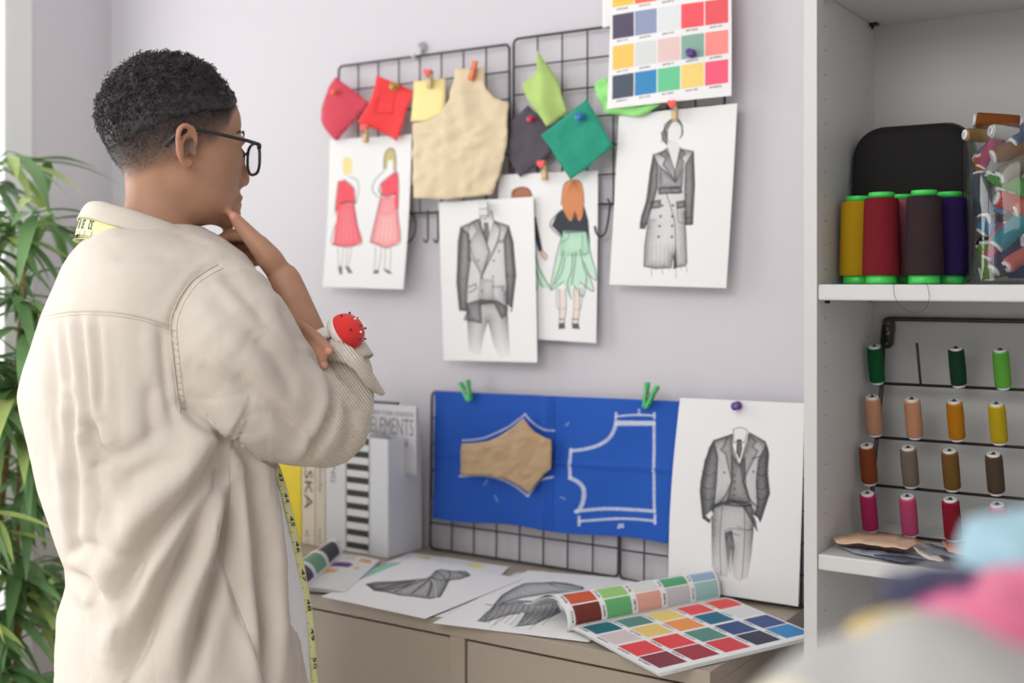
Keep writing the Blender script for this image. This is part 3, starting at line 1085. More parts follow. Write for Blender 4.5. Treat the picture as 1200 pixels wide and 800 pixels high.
def swatch(name, pts, y, material, label, cat='fabric swatch', off=None, step=5.0, thick=0.0009, group=None, extra=None):
    """flat cloth piece with outline given on the plane Y=y"""
    off = off or wob(0.05, 0.004)
    mb = MB()
    cloth_poly(mb, pts, lambda a, b, h: on_y(a, b, y) + Vector((0, -h, 0)), off, step)
    mats = [material]
    if extra:
        extra(mb, lambda a, b: on_y(a, b, y) + Vector((0, -off(a, b) - 0.0012, 0)))
        mats.append(M_redseam)
    return tag(mb.build(name, mats, solid=thick), label, cat, group)


swatch('fabric_swatch', smooth_curve([(397, 91), (416, 105), (435, 121)], 4) + [(418, 143), (401, 166)] + smooth_curve([(390, 155), (381, 142), (383, 122), (389, 104)], 3), -0.030, M_crim,
       'crimson fabric swatch hanging at the left end of the wire grid, orange pin', off=lambda x, y: 0.010 + 0.008 * math.sin((x - 380) * .09) * ((y - 90) / 75) + wob(.05, .004)(x, y))


def pocket(mb, at):
    lo = [(448, 113), (443, 133), (462, 133.5), (464, 112)]
    for i in range(3):
        a, b = lo[i], lo[i + 1]
        mb.tube([at(a[0] + (b[0] - a[0]) * t, a[1] + (b[1] - a[1]) * t) for t in np.linspace(0, 1, 8)], 0.0006, 5, 1)


swatch('fabric_swatch', [(447.5, 90), (467, 98), (486, 107), (484, 120), (480, 127), (468.8, 165.8), (447, 154), (425, 144), (434, 128), (441, 115)], -0.031, M_red,
       'bright red fabric swatch with a stitched square, held by an olive pin', off=lambda x, y: 0.009 + 0.006 * math.sin((x - 420) * .08 + (y - 90) * .03) + wob(.05, .003)(x, y), extra=pocket)
swatch('paper_note', [(486.5, 96), (523.5, 92), (524.5, 132.5), (506, 143), (485.5, 143)], -0.031, M_note, 'plain yellow paper note held by a red heart clip', 'note', off=lambda x, y: 0.004 + 0.006 * ((y - 95) / 48) ** 2)
swatch('paper_pattern', [(538, 82), (569.5, 79.5), (570, 97), (573.5, 106), (581, 115), (596, 120), (595.5, 155), (592.5, 184), (579, 228), (530, 234), (489, 232.5), (486.5, 190), (487.5, 145), (506, 143), (522.5, 132.5), (531, 118), (536.5, 96)], -0.036, M_kraft,
       'large kraft paper bodice pattern hung by an orange peg', 'pattern', off=lambda x, y: 0.006 + 0.006 * math.sin((x - 480) * .035) + wob(.045, .006, 3)(x, y) + .005 * abs(noise.noise(Vector((x * .05, y * .08, 9)))), step=3.5)
swatch('fabric_swatch', [(620, 124), (636, 138), (651, 152), (648, 180), (628, 195), (612, 208), (600, 190), (596, 170), (598, 147)], -0.026, M_char,
       'charcoal fabric swatch held by a crimson pin behind the green swatches', off=lambda x, y: 0.005 + wob(.06, .004, 8)(x, y))
swatch('fabric_swatch', smooth_curve([(638, 62), (650, 85), (661, 110), (667, 130)], 4) + [(646, 149.5)] + smooth_curve([(632, 132), (620, 113), (613, 99)], 4)[:-1] + [(613, 99), (615, 96.5), (626, 89), (635, 82)], -0.034, M_olive,
       'light green fabric swatch with a folded ridge above the charcoal swatch', off=lambda x, y: 0.006 + 0.014 * max(0, 1 - abs((x - 637) - (y - 62) * .10) / 14) + 0.005 * math.sin(y * .12), step=3.5)
swatch('fabric_swatch', [(689.5, 117), (705, 144), (720, 170.5), (696, 191), (671, 211), (653, 184), (635.5, 158.5), (662, 138)], -0.042, M_teal,
       'teal fabric swatch pinned by a blue push pin', off=lambda x, y: 0.004 + wob(.05, .006, 12)(x, y), step=4)
swatch('fabric_swatch', smooth_curve([(697.5, 104), (701, 97), (711, 92), (722, 100), (740, 112), (758, 116), (776, 123)], 4) + smooth_curve([(768, 128), (752, 136.3), (735, 135), (713, 133), (706, 122)], 4)[:-1], -0.034, M_lime,
       'lime green fabric swatch tucked behind the colour chart', off=lambda x, y: 0.004 + 0.003 * math.sin(x * .15 + y * .3), step=4)

# ---------------------------------------------------------------- blue cloth with chalk lines
q = [(509, 458), (796.5, 470), (785.5, 635.5), (510.5, 606)]
BLUE = L(30, 82, 176)
cv = Canvas(420, 250, BLUE, q)
X = crop(3.2, 490, 440)
CH = (0.62, 0.68, 0.80)


def chalk(p, wd=1.6, a=.75, curve=True):
    cv.line(X(p), wd, CH, a, curve, rough=.45)


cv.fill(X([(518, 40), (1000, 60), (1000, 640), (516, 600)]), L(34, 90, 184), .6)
chalk([(745, 176), (815, 178), (885, 178)], 2.2)
chalk([(745, 186), (815, 187), (885, 187)], 2.0)
chalk([(748, 181), (884, 182)], 3.0, .55)
chalk([(885, 178), (884, 300), (888, 420), (892, 515)], 2.0)
chalk([(746, 182), (735, 215), (712, 245), (670, 268), (620, 280), (575, 285)], 2.6)
chalk([(575, 280), (573, 330), (576, 385)], 2.4)
chalk([(576, 385), (605, 400), (625, 425), (625, 465), (612, 500), (600, 508)], 3.0)
chalk([(603, 505), (700, 502), (800, 508), (892, 512)], 2.6)
chalk([(745, 155), (815, 150), (887, 152)], 1.6)
chalk([(745, 142), (745, 166)], 1.6)
chalk([(887, 142), (887, 164)], 1.6)
chalk([(610, 542), (750, 540), (895, 547)], 2.0)
chalk([(610, 526), (610, 556)], 2)
chalk([(895, 526), (895, 556)], 2)
for pth in ([(754, 563), (760, 560), (758, 575), (752, 573), (758, 568)], [(766, 562), (772, 561), (773, 573), (766, 572), (766, 562)]):
    chalk(pth, 1.0, .8, False)
chalk([(826, 130), (832, 128), (829, 136), (833, 142), (826, 144)], .9, .8, False)
chalk([(168, 246), (215, 243), (260, 234), (335, 200), (380, 168), (405, 148)], 1.4, .7)
chalk([(405, 148), (425, 172), (450, 192), (480, 206), (515, 210)], 1.4, .7)
chalk([(162, 378), (225, 376), (290, 388), (360, 418), (418, 457)], 1.6, .7)
chalk([(418, 457), (440, 425), (470, 395), (515, 382)], 1.6, .7)
for pth in ([(555, 190), (566, 180)], [(262, 395), (250, 412)], [(545, 455), (560, 462)], [(290, 455), (300, 475)]):
    chalk(pth, 1.5, .25)
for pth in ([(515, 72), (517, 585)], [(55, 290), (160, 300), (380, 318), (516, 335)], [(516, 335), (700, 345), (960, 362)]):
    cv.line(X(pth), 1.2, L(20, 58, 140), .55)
cb4 = quad3(q, -0.030)


def blue_fn(u, v):
    fold = 0.0035 * math.exp(-((u - .495) / .02) ** 2) + 0.0022 * math.exp(-((v - .5) / .02) ** 2)
    low = 0.010 * v * v * (0.5 + 0.5 * math.sin(u * 13 + 1))
    sag = -0.002 * math.sin(u * 6.28 * 2) * v
    return bil(cb4, u, v) + Vector((0, -fold - low - 0.003 * noise.noise(Vector((u * 6, v * 4, 2))), sag))


M_blue = mat('blue_cloth', rough=0.75, attr='Col', bump=('noise', 500, 0.1), spec=0.3)
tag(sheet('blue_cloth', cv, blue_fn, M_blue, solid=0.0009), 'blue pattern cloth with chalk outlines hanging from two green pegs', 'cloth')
kp = X([(165, 255), (215, 252), (265, 245), (300, 230), (330, 212), (365, 188), (398, 158), (420, 190), (440, 210), (470, 228), (501, 240), (503, 300), (501, 348), (475, 368), (452, 395), (430, 425), (415, 441), (390, 420), (360, 402), (330, 388), (300, 380), (240, 374), (161, 372)])
swatch('paper_pattern', kp, -0.046, M_kraft2, 'brown kraft paper sleeve pattern pinned on the blue cloth', 'pattern', off=lambda x, y: 0.001 + wob(.06, .003, 21)(x, y) + .0035 * abs(noise.noise(Vector((x * .09, y * .12, 4)))), step=3)

# ================================================================== pegs and pins
M_wood = mat('peg_wood', L(214, 186, 140), 0.6)
M_spring = mat('peg_spring', (0.55, 0.55, 0.55), 0.3, 1.0)


def peg(px, py, y, ang, length, col_mat, label, heart=None, spread=0.10, flat=False):
    """small sprung clothes peg: two prongs, spring; an optional heart on the front prong"""
    c = on_y(px, py, y)
    o = thing('clothes_peg', c, label, 'clothes peg')
    R = Matrix.Translation(c) @ Matrix.Rotation(math.radians(ang), 4, 'Y')
    wd = length * 0.13
    for s in (-1, 1):
        mb = MB()
        T = R @ Matrix.Rotation(s * spread, 4, 'X')
        if flat:
            T = R @ Matrix.Rotation(math.pi / 2, 4, 'Z') @ Matrix.Rotation(-s * spread, 4, 'X') @ Matrix.Translation((0, s * wd * .5, 0))
        prof = [(0, -length / 2), (wd * .9, -length / 2 + wd * .6), (wd * .95, 0), (wd * .7, wd), (wd * .9, length / 2), (0, length / 2)]
        vs, n = [], len(prof)
        for xx in (-wd, wd):
            vs += [(xx, s * (h if True else 0) + 0, z) for h, z in prof]
        fs = [tuple(range(n)), tuple(reversed(range(n, 2 * n)))] + [(i, i + n, (i + 1) % n + n, (i + 1) % n) for i in range(n)]
        mb.add(vs, fs, 0, False, T)
        mb.build('prong', col_mat, o)
    sp = MB()
    sp.tube([Vector((wd * 1.15 * math.cos(a) * 0 + wd * (a / 9.5 - 1) * 1.1, wd * 1.05 * math.cos(a), wd * 1.05 * math.sin(a))) for a in np.linspace(0, 19, 60)], wd * .14, 5, M=R)
    sp.build('spring', M_spring, o)
    if heart is not None:
        pts = []
        r = length * .24
        for t in np.linspace(0, 2 * math.pi, 33)[:-1]:
            pts.append((r * 0.0625 * 16 * math.sin(t) ** 3, r * 0.0625 * (13 * math.cos(t) - 5 * math.cos(2 * t) - 2 * math.cos(3 * t) - math.cos(4 * t))))
        mb = MB()
        ax = (R @ Vector((1, 0, 0))) - c
        az = (R @ Vector((0, 0, 1))) - c
        ay = (R @ Vector((0, 1, 0))) - c
        mb.prism(pts, ax, az, c + az * length * .33 - ay * (wd * 1.5 + .002), ay * -0.004)
        mb.build('heart', heart, o)
    return o


M_heart = mat('red_paint', L(240, 84, 80), 0.45)
M_orange = mat('orange_peg_paint', L(226, 128, 76), 0.55)
M_green = mat('green_peg_plastic', L(84, 190, 112), 0.4)
peg(429, 157, -0.042, 8, 0.034, M_wood, 'small wooden peg with a heart holding the two red dresses drawing', M_heart)
peg(504, 93, -0.046, 4, 0.034, M_wood, 'small wooden peg with a heart holding the yellow note', M_heart)
peg(638, 200, -0.036, -4, 0.034, M_wood, 'small wooden peg with a heart below the charcoal swatch', M_heart)
peg(790.5, 130, -0.044, 0, 0.032, M_wood, 'small wooden peg with a red tip holding the trench coat drawing', M_heart)
peg(554.5, 83, -0.052, 14, 0.036, M_orange, 'orange painted peg holding the kraft paper bodice')
peg(547, 458, -0.040, -20, 0.040, M_green, 'green plastic peg on the blue cloth near its kraft pattern corner', spread=.20, flat=True)
peg(760.5, 464, -0.040, 18, 0.044, M_green, 'green plastic peg on the blue cloth above the chalk bodice outline', spread=.20, flat=True)
wc = thing('clothes_peg', on_y(567, 246, -0.043), 'clear peg at the top of the double breasted suit drawing', 'clothes peg')
M_pale = mat('pale_plastic', (0.7, 0.7, 0.72), 0.3)
for dx in (-2.2, 2.2):
    MB().box(on_y(567 + dx - 1.3, 252, -0.042), on_y(567 + dx + 1.3, 237, -0.047), bev=.0008).build('prong', M_pale, wc)
MB().tube([on_y(563, 245, -0.046), on_y(571, 244.5, -0.046)], 0.0018, 8).build('spring', M_spring, wc)


def push_pin(px, py, y, col, label, k=1.0):
    c = on_y(px, py, y)
    o = thing('push_pin', c, label, 'push pin')
    M = Matrix.Translation(c) @ Matrix.Rotation(math.radians(90), 4, 'X') @ Matrix.Scale(k, 4)
    MB().lathe([(0.0, 0.0), (0.0055, 0.0), (0.006, 0.001), (0.0052, 0.0022), (0.0032, 0.0035), (0.003, 0.008), (0.0042, 0.0095), (0.0055, 0.0105), (0.0056, 0.012), (0.0045, 0.013), (0.0, 0.0132)], 16, 0, M).build('head', col, o)
    MB().tube([c, c + Vector((0, 0.012, 0))], 0.0006, 6).build('needle', M_spring, o)
    return o


def pc(n, r, g, b):
    return mat(n, L(r, g, b), 0.25, coat=.3)


push_pin(394.5, 108, -0.046, pc('orange_plastic', 232, 100, 50), 'orange push pin in the crimson swatch')
push_pin(464.5, 102, -0.044, pc('olive_plastic', 168, 148, 40), 'olive yellow push pin in the bright red swatch', 1.15)
push_pin(624.5, 140, -0.034, pc('crimson_plastic', 190, 30, 74), 'crimson push pin in the charcoal swatch')
push_pin(682, 137.5, -0.050, pc('blue_plastic', 30, 110, 180), 'blue push pin in the teal swatch', 1.15)
push_pin(811.5, 63, -0.048, pc('purple_plastic', 92, 52, 140), 'purple push pin in the colour chart', 1.2)
push_pin(865, 475, -0.044, pc('purple_plastic', 92, 52, 140), 'purple push pin at the top of the pocketed suit drawing', 1.2)
# ================================================================== papers on the sideboard
def desk_sheet(name, q, z, canvas, label, cat, curl=None, material=None):
    c = [on_z(p[0], p[1], z) for p in q]
    curl = curl or (lambda u, v: 0.0)
    o = sheet(name, canvas, lambda u, v: bil(c, u, v) + UV * curl(u, v), material or M_paper, solid=0.0004)
    return tag(o, label, cat)


X6 = crop(3.529, 340, 610)
# mint outfit sheet, under the dress sheet (frame: L, back, R, front)
q = [(388, 688), (480, 647), (600, 664), (505, 707)]
cv = Canvas(180, 180, PAPER, q)
cv.fill(X6([(250, 235), (300, 215), (380, 185), (430, 180), (455, 190), (400, 210), (330, 232), (270, 240)]), L(150, 214, 184))
cv.line(X6([(225, 258), (250, 236), (300, 212), (385, 184), (440, 178)]), 1.0, INK, .8)
cv.line(X6([(225, 262), (280, 240), (340, 235), (400, 212), (460, 190)]), .9, INK, .7)
cv.fill(X6([(428, 184), (450, 176), (485, 180), (478, 190), (455, 192)]), INK, .85)
cv.line(X6([(485, 180), (520, 165), (545, 160)]), .8, INK, .6)
cv.line(X6([(480, 190), (520, 175), (560, 165)]), .8, INK, .6)
cv.fill(X6([(510, 158), (530, 150), (570, 150), (582, 156), (560, 164), (520, 166)]), L(216, 206, 120))
cv.line(X6([(200, 262), (225, 250), (240, 240)]), 1.6, INK, .8)
cv.line(X6([(205, 270), (235, 258), (262, 245)]), 1.3, INK, .8)
desk_sheet('fashion_drawing', q, ZC + 0.0012, cv, 'colour drawing of mint trousers lying under the black dress drawing on the sideboard', 'drawing')
# sheet with a pale yellow patch, at the back
q = [(496, 672), (521, 652), (597, 664), (575, 686)]
cv = Canvas(60, 60, PAPER, q)
cv.fill(X6([(725, 178), (760, 173), (800, 182), (800, 192), (770, 194), (745, 186)]), L(238, 228, 130), .9)
cv.line(X6([(690, 170), (730, 180), (760, 192)]), .7, L(200, 190, 120), .6)
desk_sheet('fashion_drawing', q, ZC + 0.0022, cv, 'sheet with a pale yellow sketch lying at the back of the sideboard', 'drawing')
# black dress drawing
q = [(376.5, 698.5), (487, 652), (612, 678.5), (498, 724.5)]
cv = Canvas(230, 230, (0.88, 0.88, 0.88), q)
dr = [(303, 270), (340, 262), (420, 262), (500, 255), (560, 250), (578, 240), (600, 215), (622, 208), (650, 212), (690, 215), (730, 215), (745, 232), (700, 250), (650, 258), (632, 290), (610, 325), (570, 332), (520, 325), (450, 318), (395, 305), (345, 298)]
cv.pencil(X6(dr), .58, .75, 3.0, (.03, .03, .035), outline=.9, ow=.9, hatch=.4)
for k in range(9):
    x = 330 + k * 33
    cv.line(X6([(575, 250), ((575 + x) / 2 + 8, 262 + k * 3), (x, 288 + k * 5 if k < 8 else 328)]), 1.7 if k % 2 else .9, INK if k % 2 else (.6, .6, .6), .7)
cv.pencil(X6([(303, 270), (420, 265), (520, 258), (470, 285), (390, 300), (340, 296)]), .4, .7, 4, INK)
cv.line(X6([(575, 245), (610, 256), (650, 258)]), 1.5, INK, .8)
cv.line(X6([(600, 218), (625, 235), (640, 255)]), .9, INK, .7)
cv.line(X6([(655, 215), (660, 232), (650, 256)]), .9, INK, .7)
cv.line(X6([(690, 215), (715, 228), (742, 232)]), .9, INK, .6)
cv.line(X6([(730, 215), (715, 212), (700, 214), (735, 240)]), .9, INK, .6)
desk_sheet('fashion_drawing', q, ZC + 0.0036, cv, 'pencil drawing of a black strapless dress with a full skirt lying on the sideboard', 'drawing',
           curl=lambda u, v: 0.002 * math.sin(u * 3.1) * math.sin(v * 3.1))
# suit drawing under the open swatch book
q = [(507.5, 729.5), (619, 668), (790, 682), (690, 752)]
cv = Canvas(230, 230, (0.88, 0.88, 0.88), q)
cv.pencil(X6([(835, 350), (870, 310), (920, 280), (965, 260), (1080, 255), (1130, 258), (1200, 275), (1200, 300), (1080, 300), (950, 320), (860, 345)]), .42, .75, 5, (.05, .05, .055), outline=.9, hatch=.45)
cv.pencil(X6([(765, 415), (830, 355), (930, 330), (1090, 340), (1110, 380), (1000, 430), (910, 440), (960, 385), (900, 390), (800, 420)]), .6, .8, 5, (.04, .04, .045), hatch=.5)
for k in range(12):
    cv.line(X6([(840 + k * 24, 350 - k * 2), (820 + k * 24, 385), (790 + k * 22, 415 + (k % 3) * 8)]), .9, INK, .4)
cv.line(X6([(1060, 255), (1080, 270), (1130, 280), (1180, 285)]), 1.1, INK, .7)
cv.line(X6([(1080, 252), (1110, 262), (1160, 268)]), 1.1, INK, .7)
cv.line(X6([(1050, 238), (1075, 236)]), .6, INK, .5)
cv.line(X6([(805, 348), (850, 352), (880, 340)]), 1.2, INK, .8)
cv.fill(X6([(905, 430), (945, 380), (960, 385), (920, 440)]), (0.8, 0.8, 0.8))
cv.line(X6([(980, 450), (1040, 400)]), .6, INK, .5)
cv.line(X6([(820, 440), (905, 385)]), .6, INK, .5)
desk_sheet('fashion_drawing', q, ZC + 0.0026, cv, 'pencil drawing of a suit lying partly under the open colour swatch book', 'drawing')
q = [(509, 722), (604, 671), (640, 668), (560, 725)]
desk_sheet('paper_sheet', q, ZC + 0.0008, Canvas(12, 12, PAPER, q), 'blank white sheet edge between the black dress drawing and the lying suit drawing', 'paper')

# ================================================================== open swatch books
M_pages = mat('page_block', (0.74, 0.74, 0.74), 0.7)


def page_canvas(nu, nv, cells, cols, codes=True):
    """cells[i][j]: column i along the binding, row j away from it"""
    cv = Canvas(nu, nv, (0.88, 0.88, 0.885))
    for i, c in enumerate(cells):
        u0, u1, cu0 = cols[i]
        for (v0, v1, col) in c:
            cv.fill([(u0, v0), (u1, v0), (u1, v1), (u0, v1)], col, soft=.6)
            if codes and v1 - v0 > .08:
                cv.glyphs((cu0, v0 + .15 * (v1 - v0)), (0, .11), (.016, 0), col=INK, a=.9)
    return cv


def book_page(name, parent, cv, base0, sdir, prof, z0):
    """sheet swept along the binding direction; prof: polyline (q, z) in the cross direction"""
    pr = smooth_curve([(p[0], p[1]) for p in prof], 8)
    ln = np.concatenate([[0], np.cumsum([np.linalg.norm(pr[i + 1] - pr[i]) for i in range(len(pr) - 1)])])
    ln /= ln[-1]
    qs, zs = np.array([p[0] for p in pr]), np.array([p[1] for p in pr])
    qd = Vector((-sdir.y, sdir.x, 0)).normalized()

    def fn(u, v):
        return base0 + sdir * u + qd * (float(np.interp(v, ln, qs)) * (1 - .58 * u)) + UV * (float(np.interp(v, ln, zs)) + z0)
    return sheet(name, cv, fn, M_print, parent, solid=0.0004), fn


A = on_z(664.5, 739, ZC + .004)
B = on_z(843, 703, ZC + .004)
Cc = on_z(771, 791, ZC + .002)
sd = B - A
sd.z = 0
bk = thing('swatch_book', (A + B) / 2, 'open colour swatch book with one page rolled over, at the near end of the sideboard', 'swatch book')
A.z = ZC
qd = Vector((-sd.y, sd.x, 0)).normalized()          # towards the rolled page
wid = abs((Cc - A).dot(qd))
slide = (Cc - A).dot(sd) / sd.length                # pages are skewed a little along the binding
shear = Vector(sd.normalized()) * slide
W_ = (0.80, 0.80, 0.80)
cells = [
    [(.0, .06, L(64, 62, 70)), (.075, .275, L(28, 110, 124)), (.295, .485, L(222, 206, 204)), (.515, .72, L(238, 74, 72)), (.735, .945, L(136, 52, 62))],
    [(.0, .09, L(60, 58, 66)), (.105, .275, L(94, 142, 134)), (.295, .485, L(238, 206, 118)), (.515, .72, L(234, 66, 66)), (.735, .945, L(166, 48, 60))],
    [(.0, .10, L(110, 176, 90)), (.11, .285, L(240, 214, 116)), (.305, .495, L(244, 156, 74)), (.525, .725, L(86, 142, 128)), (.74, .945, L(220, 66, 78))],
    [(.0, .10, L(246, 178, 80)), (.11, .285, L(240, 76, 80)), (.305, .495, L(18, 108, 140)), (.525, .725, L(50, 78, 136)), (.74, .945, L(44, 48, 76))],
    [(.0, .10, L(240, 220, 90)), (.11, .285, L(238, 80, 78)), (.305, .495, L(226, 226, 228)), (.525, .725, L(52, 78, 140)), (.74, .945, L(40, 142, 206))]]
cols = [(.012 + .196 * i + .030, .012 + .196 * i + .190, .012 + .196 * i + .006) for i in range(5)]
cv = page_canvas(260, 240, cells, cols)
prof = [(0, .004), (-.012, .011), (-.035, .013), (-.07, .011), (-wid * .7, .0075), (-wid, .005)]
pr = smooth_curve(prof, 8)
ln = np.concatenate([[0], np.cumsum([np.linalg.norm(pr[i + 1] - pr[i]) for i in range(len(pr) - 1)])])
ln /= ln[-1]
qs, zs = [p[0] for p in pr], [p[1] for p in pr]


def near_page(u, v, dz=0.0, grow=1.0):
    qv = float(np.interp(v, ln, qs))
    return A + sd * u + shear * (-qv / wid) + qd * qv * grow + UV * (float(np.interp(v, ln, zs)) + dz)


sheet('page', cv, lambda u, v: near_page(u, v), M_print, bk, solid=0.0004)
# the block of pages under it
pb = MB()
NU, NV = 8, 30
for lay, (dz, gr) in enumerate(((-.0008, 1.004), (-.0017, 1.012), (-.0026, 1.008), (-.0035, 1.018))):
    pb.grid(lambda u, v: near_page(u, v, dz + (0.0012 if v < .1 else 0), gr), NU, NV)
pb.build('page_block', M_pages, bk, solid=.0005)
# rolled page
lc = [[L(206, 92, 52), L(118, 50, 42)], [L(158, 206, 124), L(104, 180, 116)], [L(222, 222, 220), L(228, 168, 152)], [L(92, 172, 124), L(200, 202, 204)], [L(158, 186, 214), L(164, 204, 202)]]
top = [L(150, 196, 200), L(240, 220, 110), L(232, 232, 228), L(60, 100, 90), L(150, 180, 210)]
cells = []
for i in range(5):
    cells.append([(.045, .235, lc[i][1]), (.25, .42, lc[i][0]), (.46, .58, top[i]), (.62, .72, L(240, 200, 90)), (.75, .9, L(90, 160, 180))])
cv = page_canvas(260, 260, cells, cols)
prof = [(0, .004), (-.004, .016), (.004, .034), (.026, .045), (.052, .043), (.076, .032), (.096, .020), (.112, .017)]
_, _ = book_page('page', bk, cv, A + shear * 0.0, sd, prof, .001)
_, _ = book_page('page', bk, Canvas(30, 60, (0.78, 0.78, 0.78)), A + shear * 0.0, sd * .995, [(p[0] * .97 + .002, p[1] * .94) for p in prof[:-1]], .0)
pl = MB()
pl.grid(lambda u, v: A + sd * u + qd * (.006 + .11 * v * (1 - .65 * u)) + UV * .0012, 6, 6)
pl.build('cover', M_pages, bk, solid=.0008)

# swatch book at the far end, half hidden by the person
b2 = thing('swatch_book', on_z(395, 668, ZC), 'open colour swatch book in front of the cream and white books, beside the person', 'swatch book')
qf = [(300, 716), (362, 668), (440, 655), (396, 692)]
cv = Canvas(150, 150, (0.8, 0.8, 0.8), [(340, 690), (385, 650), (445, 656), (405, 694)])
X8 = crop(3.333, 340, 440)
for pth, col in (([(225, 716), (265, 712), (262, 724), (218, 728)], L(216, 212, 196)), ([(280, 722), (322, 724), (312, 737), (270, 735)], L(234, 172, 96)),
                 ([(172, 737), (232, 740), (250, 748), (225, 760), (150, 752)], L(110, 52, 140)), ([(125, 762), (192, 768), (175, 780), (110, 782)], L(238, 178, 96)),
                 ([(75, 790), (120, 786), (112, 796), (72, 800)], L(60, 58, 72)), ([(240, 760), (270, 752), (265, 765)], L(236, 190, 120))):
    cv.fill(X8(pth), col)
c4 = [on_z(p[0], p[1], ZC + .004) for p in [(340, 690), (385, 650), (445, 656), (405, 694)]]
sheet('page', cv, lambda u, v: bil(c4, u, v) + UV * .004 * math.sin(v * 3.1), M_print, b2, solid=.0004)
pb = MB()
for k in range(3):
    pb.grid(lambda u, v: bil(c4, u, v) + Vector((.002 * k, -.002 * k, -.001 * (k + 1) + .003 * math.sin(v * 3.1))), 5, 8)
pb.build('page_block', M_pages, b2, solid=.0006)
# its raised page
P0, P1 = on_z(352, 700, ZC), on_z(401, 655, ZC)
sd2 = P1 - P0
cv = Canvas(160, 160, (0.8, 0.8, 0.8))
for (u0, u1, v0, v1, col) in ((.06, .30, .08, .45, L(72, 72, 92)), (.36, .60, .08, .45, L(112, 160, 126)), (.66, .93, .08, .45, L(70, 70, 78)), (.06, .30, .5, .8, L(150, 190, 150)), (.36, .60, .5, .8, L(60, 62, 70)), (.66, .93, .5, .8, L(228, 112, 82))):
    cv.fill([(u0, v0), (u1, v0), (u1, v1), (u0, v1)], col)
book_page('page', b2, cv, P0, sd2, [(0, .003), (.0, .012), (.008, .026), (.026, .034), (.05, .032), (.075, .022), (.10, .012)], .001)

# ================================================================== books and magazine file
Yb = on_z(455, 655, ZC).y                      # front face of the magazine file
XB = on_z(455, 655, ZC).x
M_fbox = mat('white_card', (0.72, 0.73, 0.76), 0.5)
M_text = mat('black_print', (0.03, 0.03, 0.032), 0.6)
M_gtext = mat('grey_print', (0.22, 0.22, 0.24), 0.6)
M_leaf = mat('paper_edges', (0.72, 0.70, 0.66), 0.8, bump=('Y', 400, .3))
YBK = -0.0205


def xat(px, py=600, y=None):
    return on_y(px, py, Yb if y is None else y).x


def zat(px, py, y=None):
    return on_y(px, py, Yb if y is None else y).z


x0, x1 = xat(433), XB
zt = zat(455, 515)
mf = thing('magazine_file', ((x0 + x1) / 2, Yb / 2, ZC), 'white card magazine file beside the blue cloth, magazines standing in it', 'magazine file')
t = .0025
m = MB()
m.box((x1 - t, Yb, ZC + .001), (x1, YBK, zt), bev=.0008)
m.box((x0, Yb, ZC + .001), (x0 + t, YBK, zt), bev=.0008)
m.box((x0 + t, Yb, ZC + .001), (x1 - t, Yb + t, zt), bev=.0008)
m.box((x0 + t, YBK - t, ZC + .001), (x1 - t, YBK, zt - .03), bev=.0008)
m.box((x0 + t, Yb + t, ZC + .001), (x1 - t, YBK - t, ZC + .004))
m.build('card_case', M_fbox, mf)


def book(name, px0, px1, ztop, cover, label, cat='book', texts=(), yfront=None, deco=None, yback=None):
    yf = Yb + .004 if yfront is None else yfront
    yb_ = YBK - .01 if yback is None else yback
    a, b = on_y(px0, 600, yf).x + .0004, on_y(px1, 600, yf).x - .0004
    o = thing(name, ((a + b) / 2, (yf + yb_) / 2, ZC), label, cat)
    h = .0022
    c = MB()
    c.box((a, yf, ZC + .001), (b, yf + h, ztop), bev=.0007)
    c.box((a, yf + h, ZC + .001), (a + h, yb_, ztop), bev=.0005)
    c.box((b - h, yf + h, ZC + .001), (b, yb_, ztop), bev=.0005)
    mats = [cover, M_text, M_gtext]
    for (s, zb, zt_, fx0, fx1, mi, rot) in texts:
        # spine lettering running downwards (rot) between heights
        wv = b - a
        if rot:
            add_text(c, s, (a + wv * fx0, yf - .0004, zt_), (0, 0, zb - zt_), (wv * (fx1 - fx0), 0, 0), mi)
        else:
            add_text(c, s, (a + wv * fx0, yf - .0004, zb), (wv * (fx1 - fx0), 0, 0), (0, 0, zt_ - zb), mi)
    if deco:
        deco(c, a, b, yf)
    c.build('cover', mats, o)
    MB().box((a + h, yf + h, ZC + .003), (b - h, yb_ - .002, ztop - .003)).build('page_block', M_leaf, o)
    return o


def zz(py, px=390):
    return on_y(px, py, Yb).z


book('book', 322, 353, zz(505, 340), mat('yellow_cover', L(240, 214, 40), 0.45), 'book with a bright yellow spine, first in the row beside the person')
book('book', 353.5, 369, zz(500), mat('cream_cover', L(226, 214, 196), 0.6), 'cream book with large black capitals down its spine', texts=[('ALSKA', zz(597, 362), zz(520, 362), .22, .82, 1, True), ('ed. 12', zz(640, 362), zz(622, 362), .3, .6, 2, True)])
book('book', 369.5, 381, zz(508), mat('beige_cover', L(220, 208, 190), 0.6), 'narrow beige book with small grey italic lettering, between cream and white books', texts=[('melody', zz(578, 375), zz(530, 375), .25, .75, 2, True), ('vol', zz(637, 375), zz(620, 375), .35, .65, 2, True)])
book('book', 381.5, 405, zz(503), mat('white_cover', L(222, 222, 224), 0.55), 'white book with a small grey title near the top of its spine', texts=[('LIVING', zz(566, 392), zz(525, 392), .28, .52, 2, True), ('studio', zz(637, 392), zz(632, 392), .3, .75, 2, False)])


def stripes(c, a, b, yf):
    z0, z1 = ZC + .010, zz(505, 420)
    st = zz(545, 420) - zz(560.4, 420)
    z = zz(644, 420)
    while z < z1:
        c.box((a + .001, yf - .0003, z), (b - .0002, yf + .001, z + st * .48), 1)
        z += st


book('book', 405.8, 432.2, zz(505), mat('white_gloss_cover', L(226, 226, 226), 0.4), 'black and white striped book beside the white magazine file', deco=stripes)

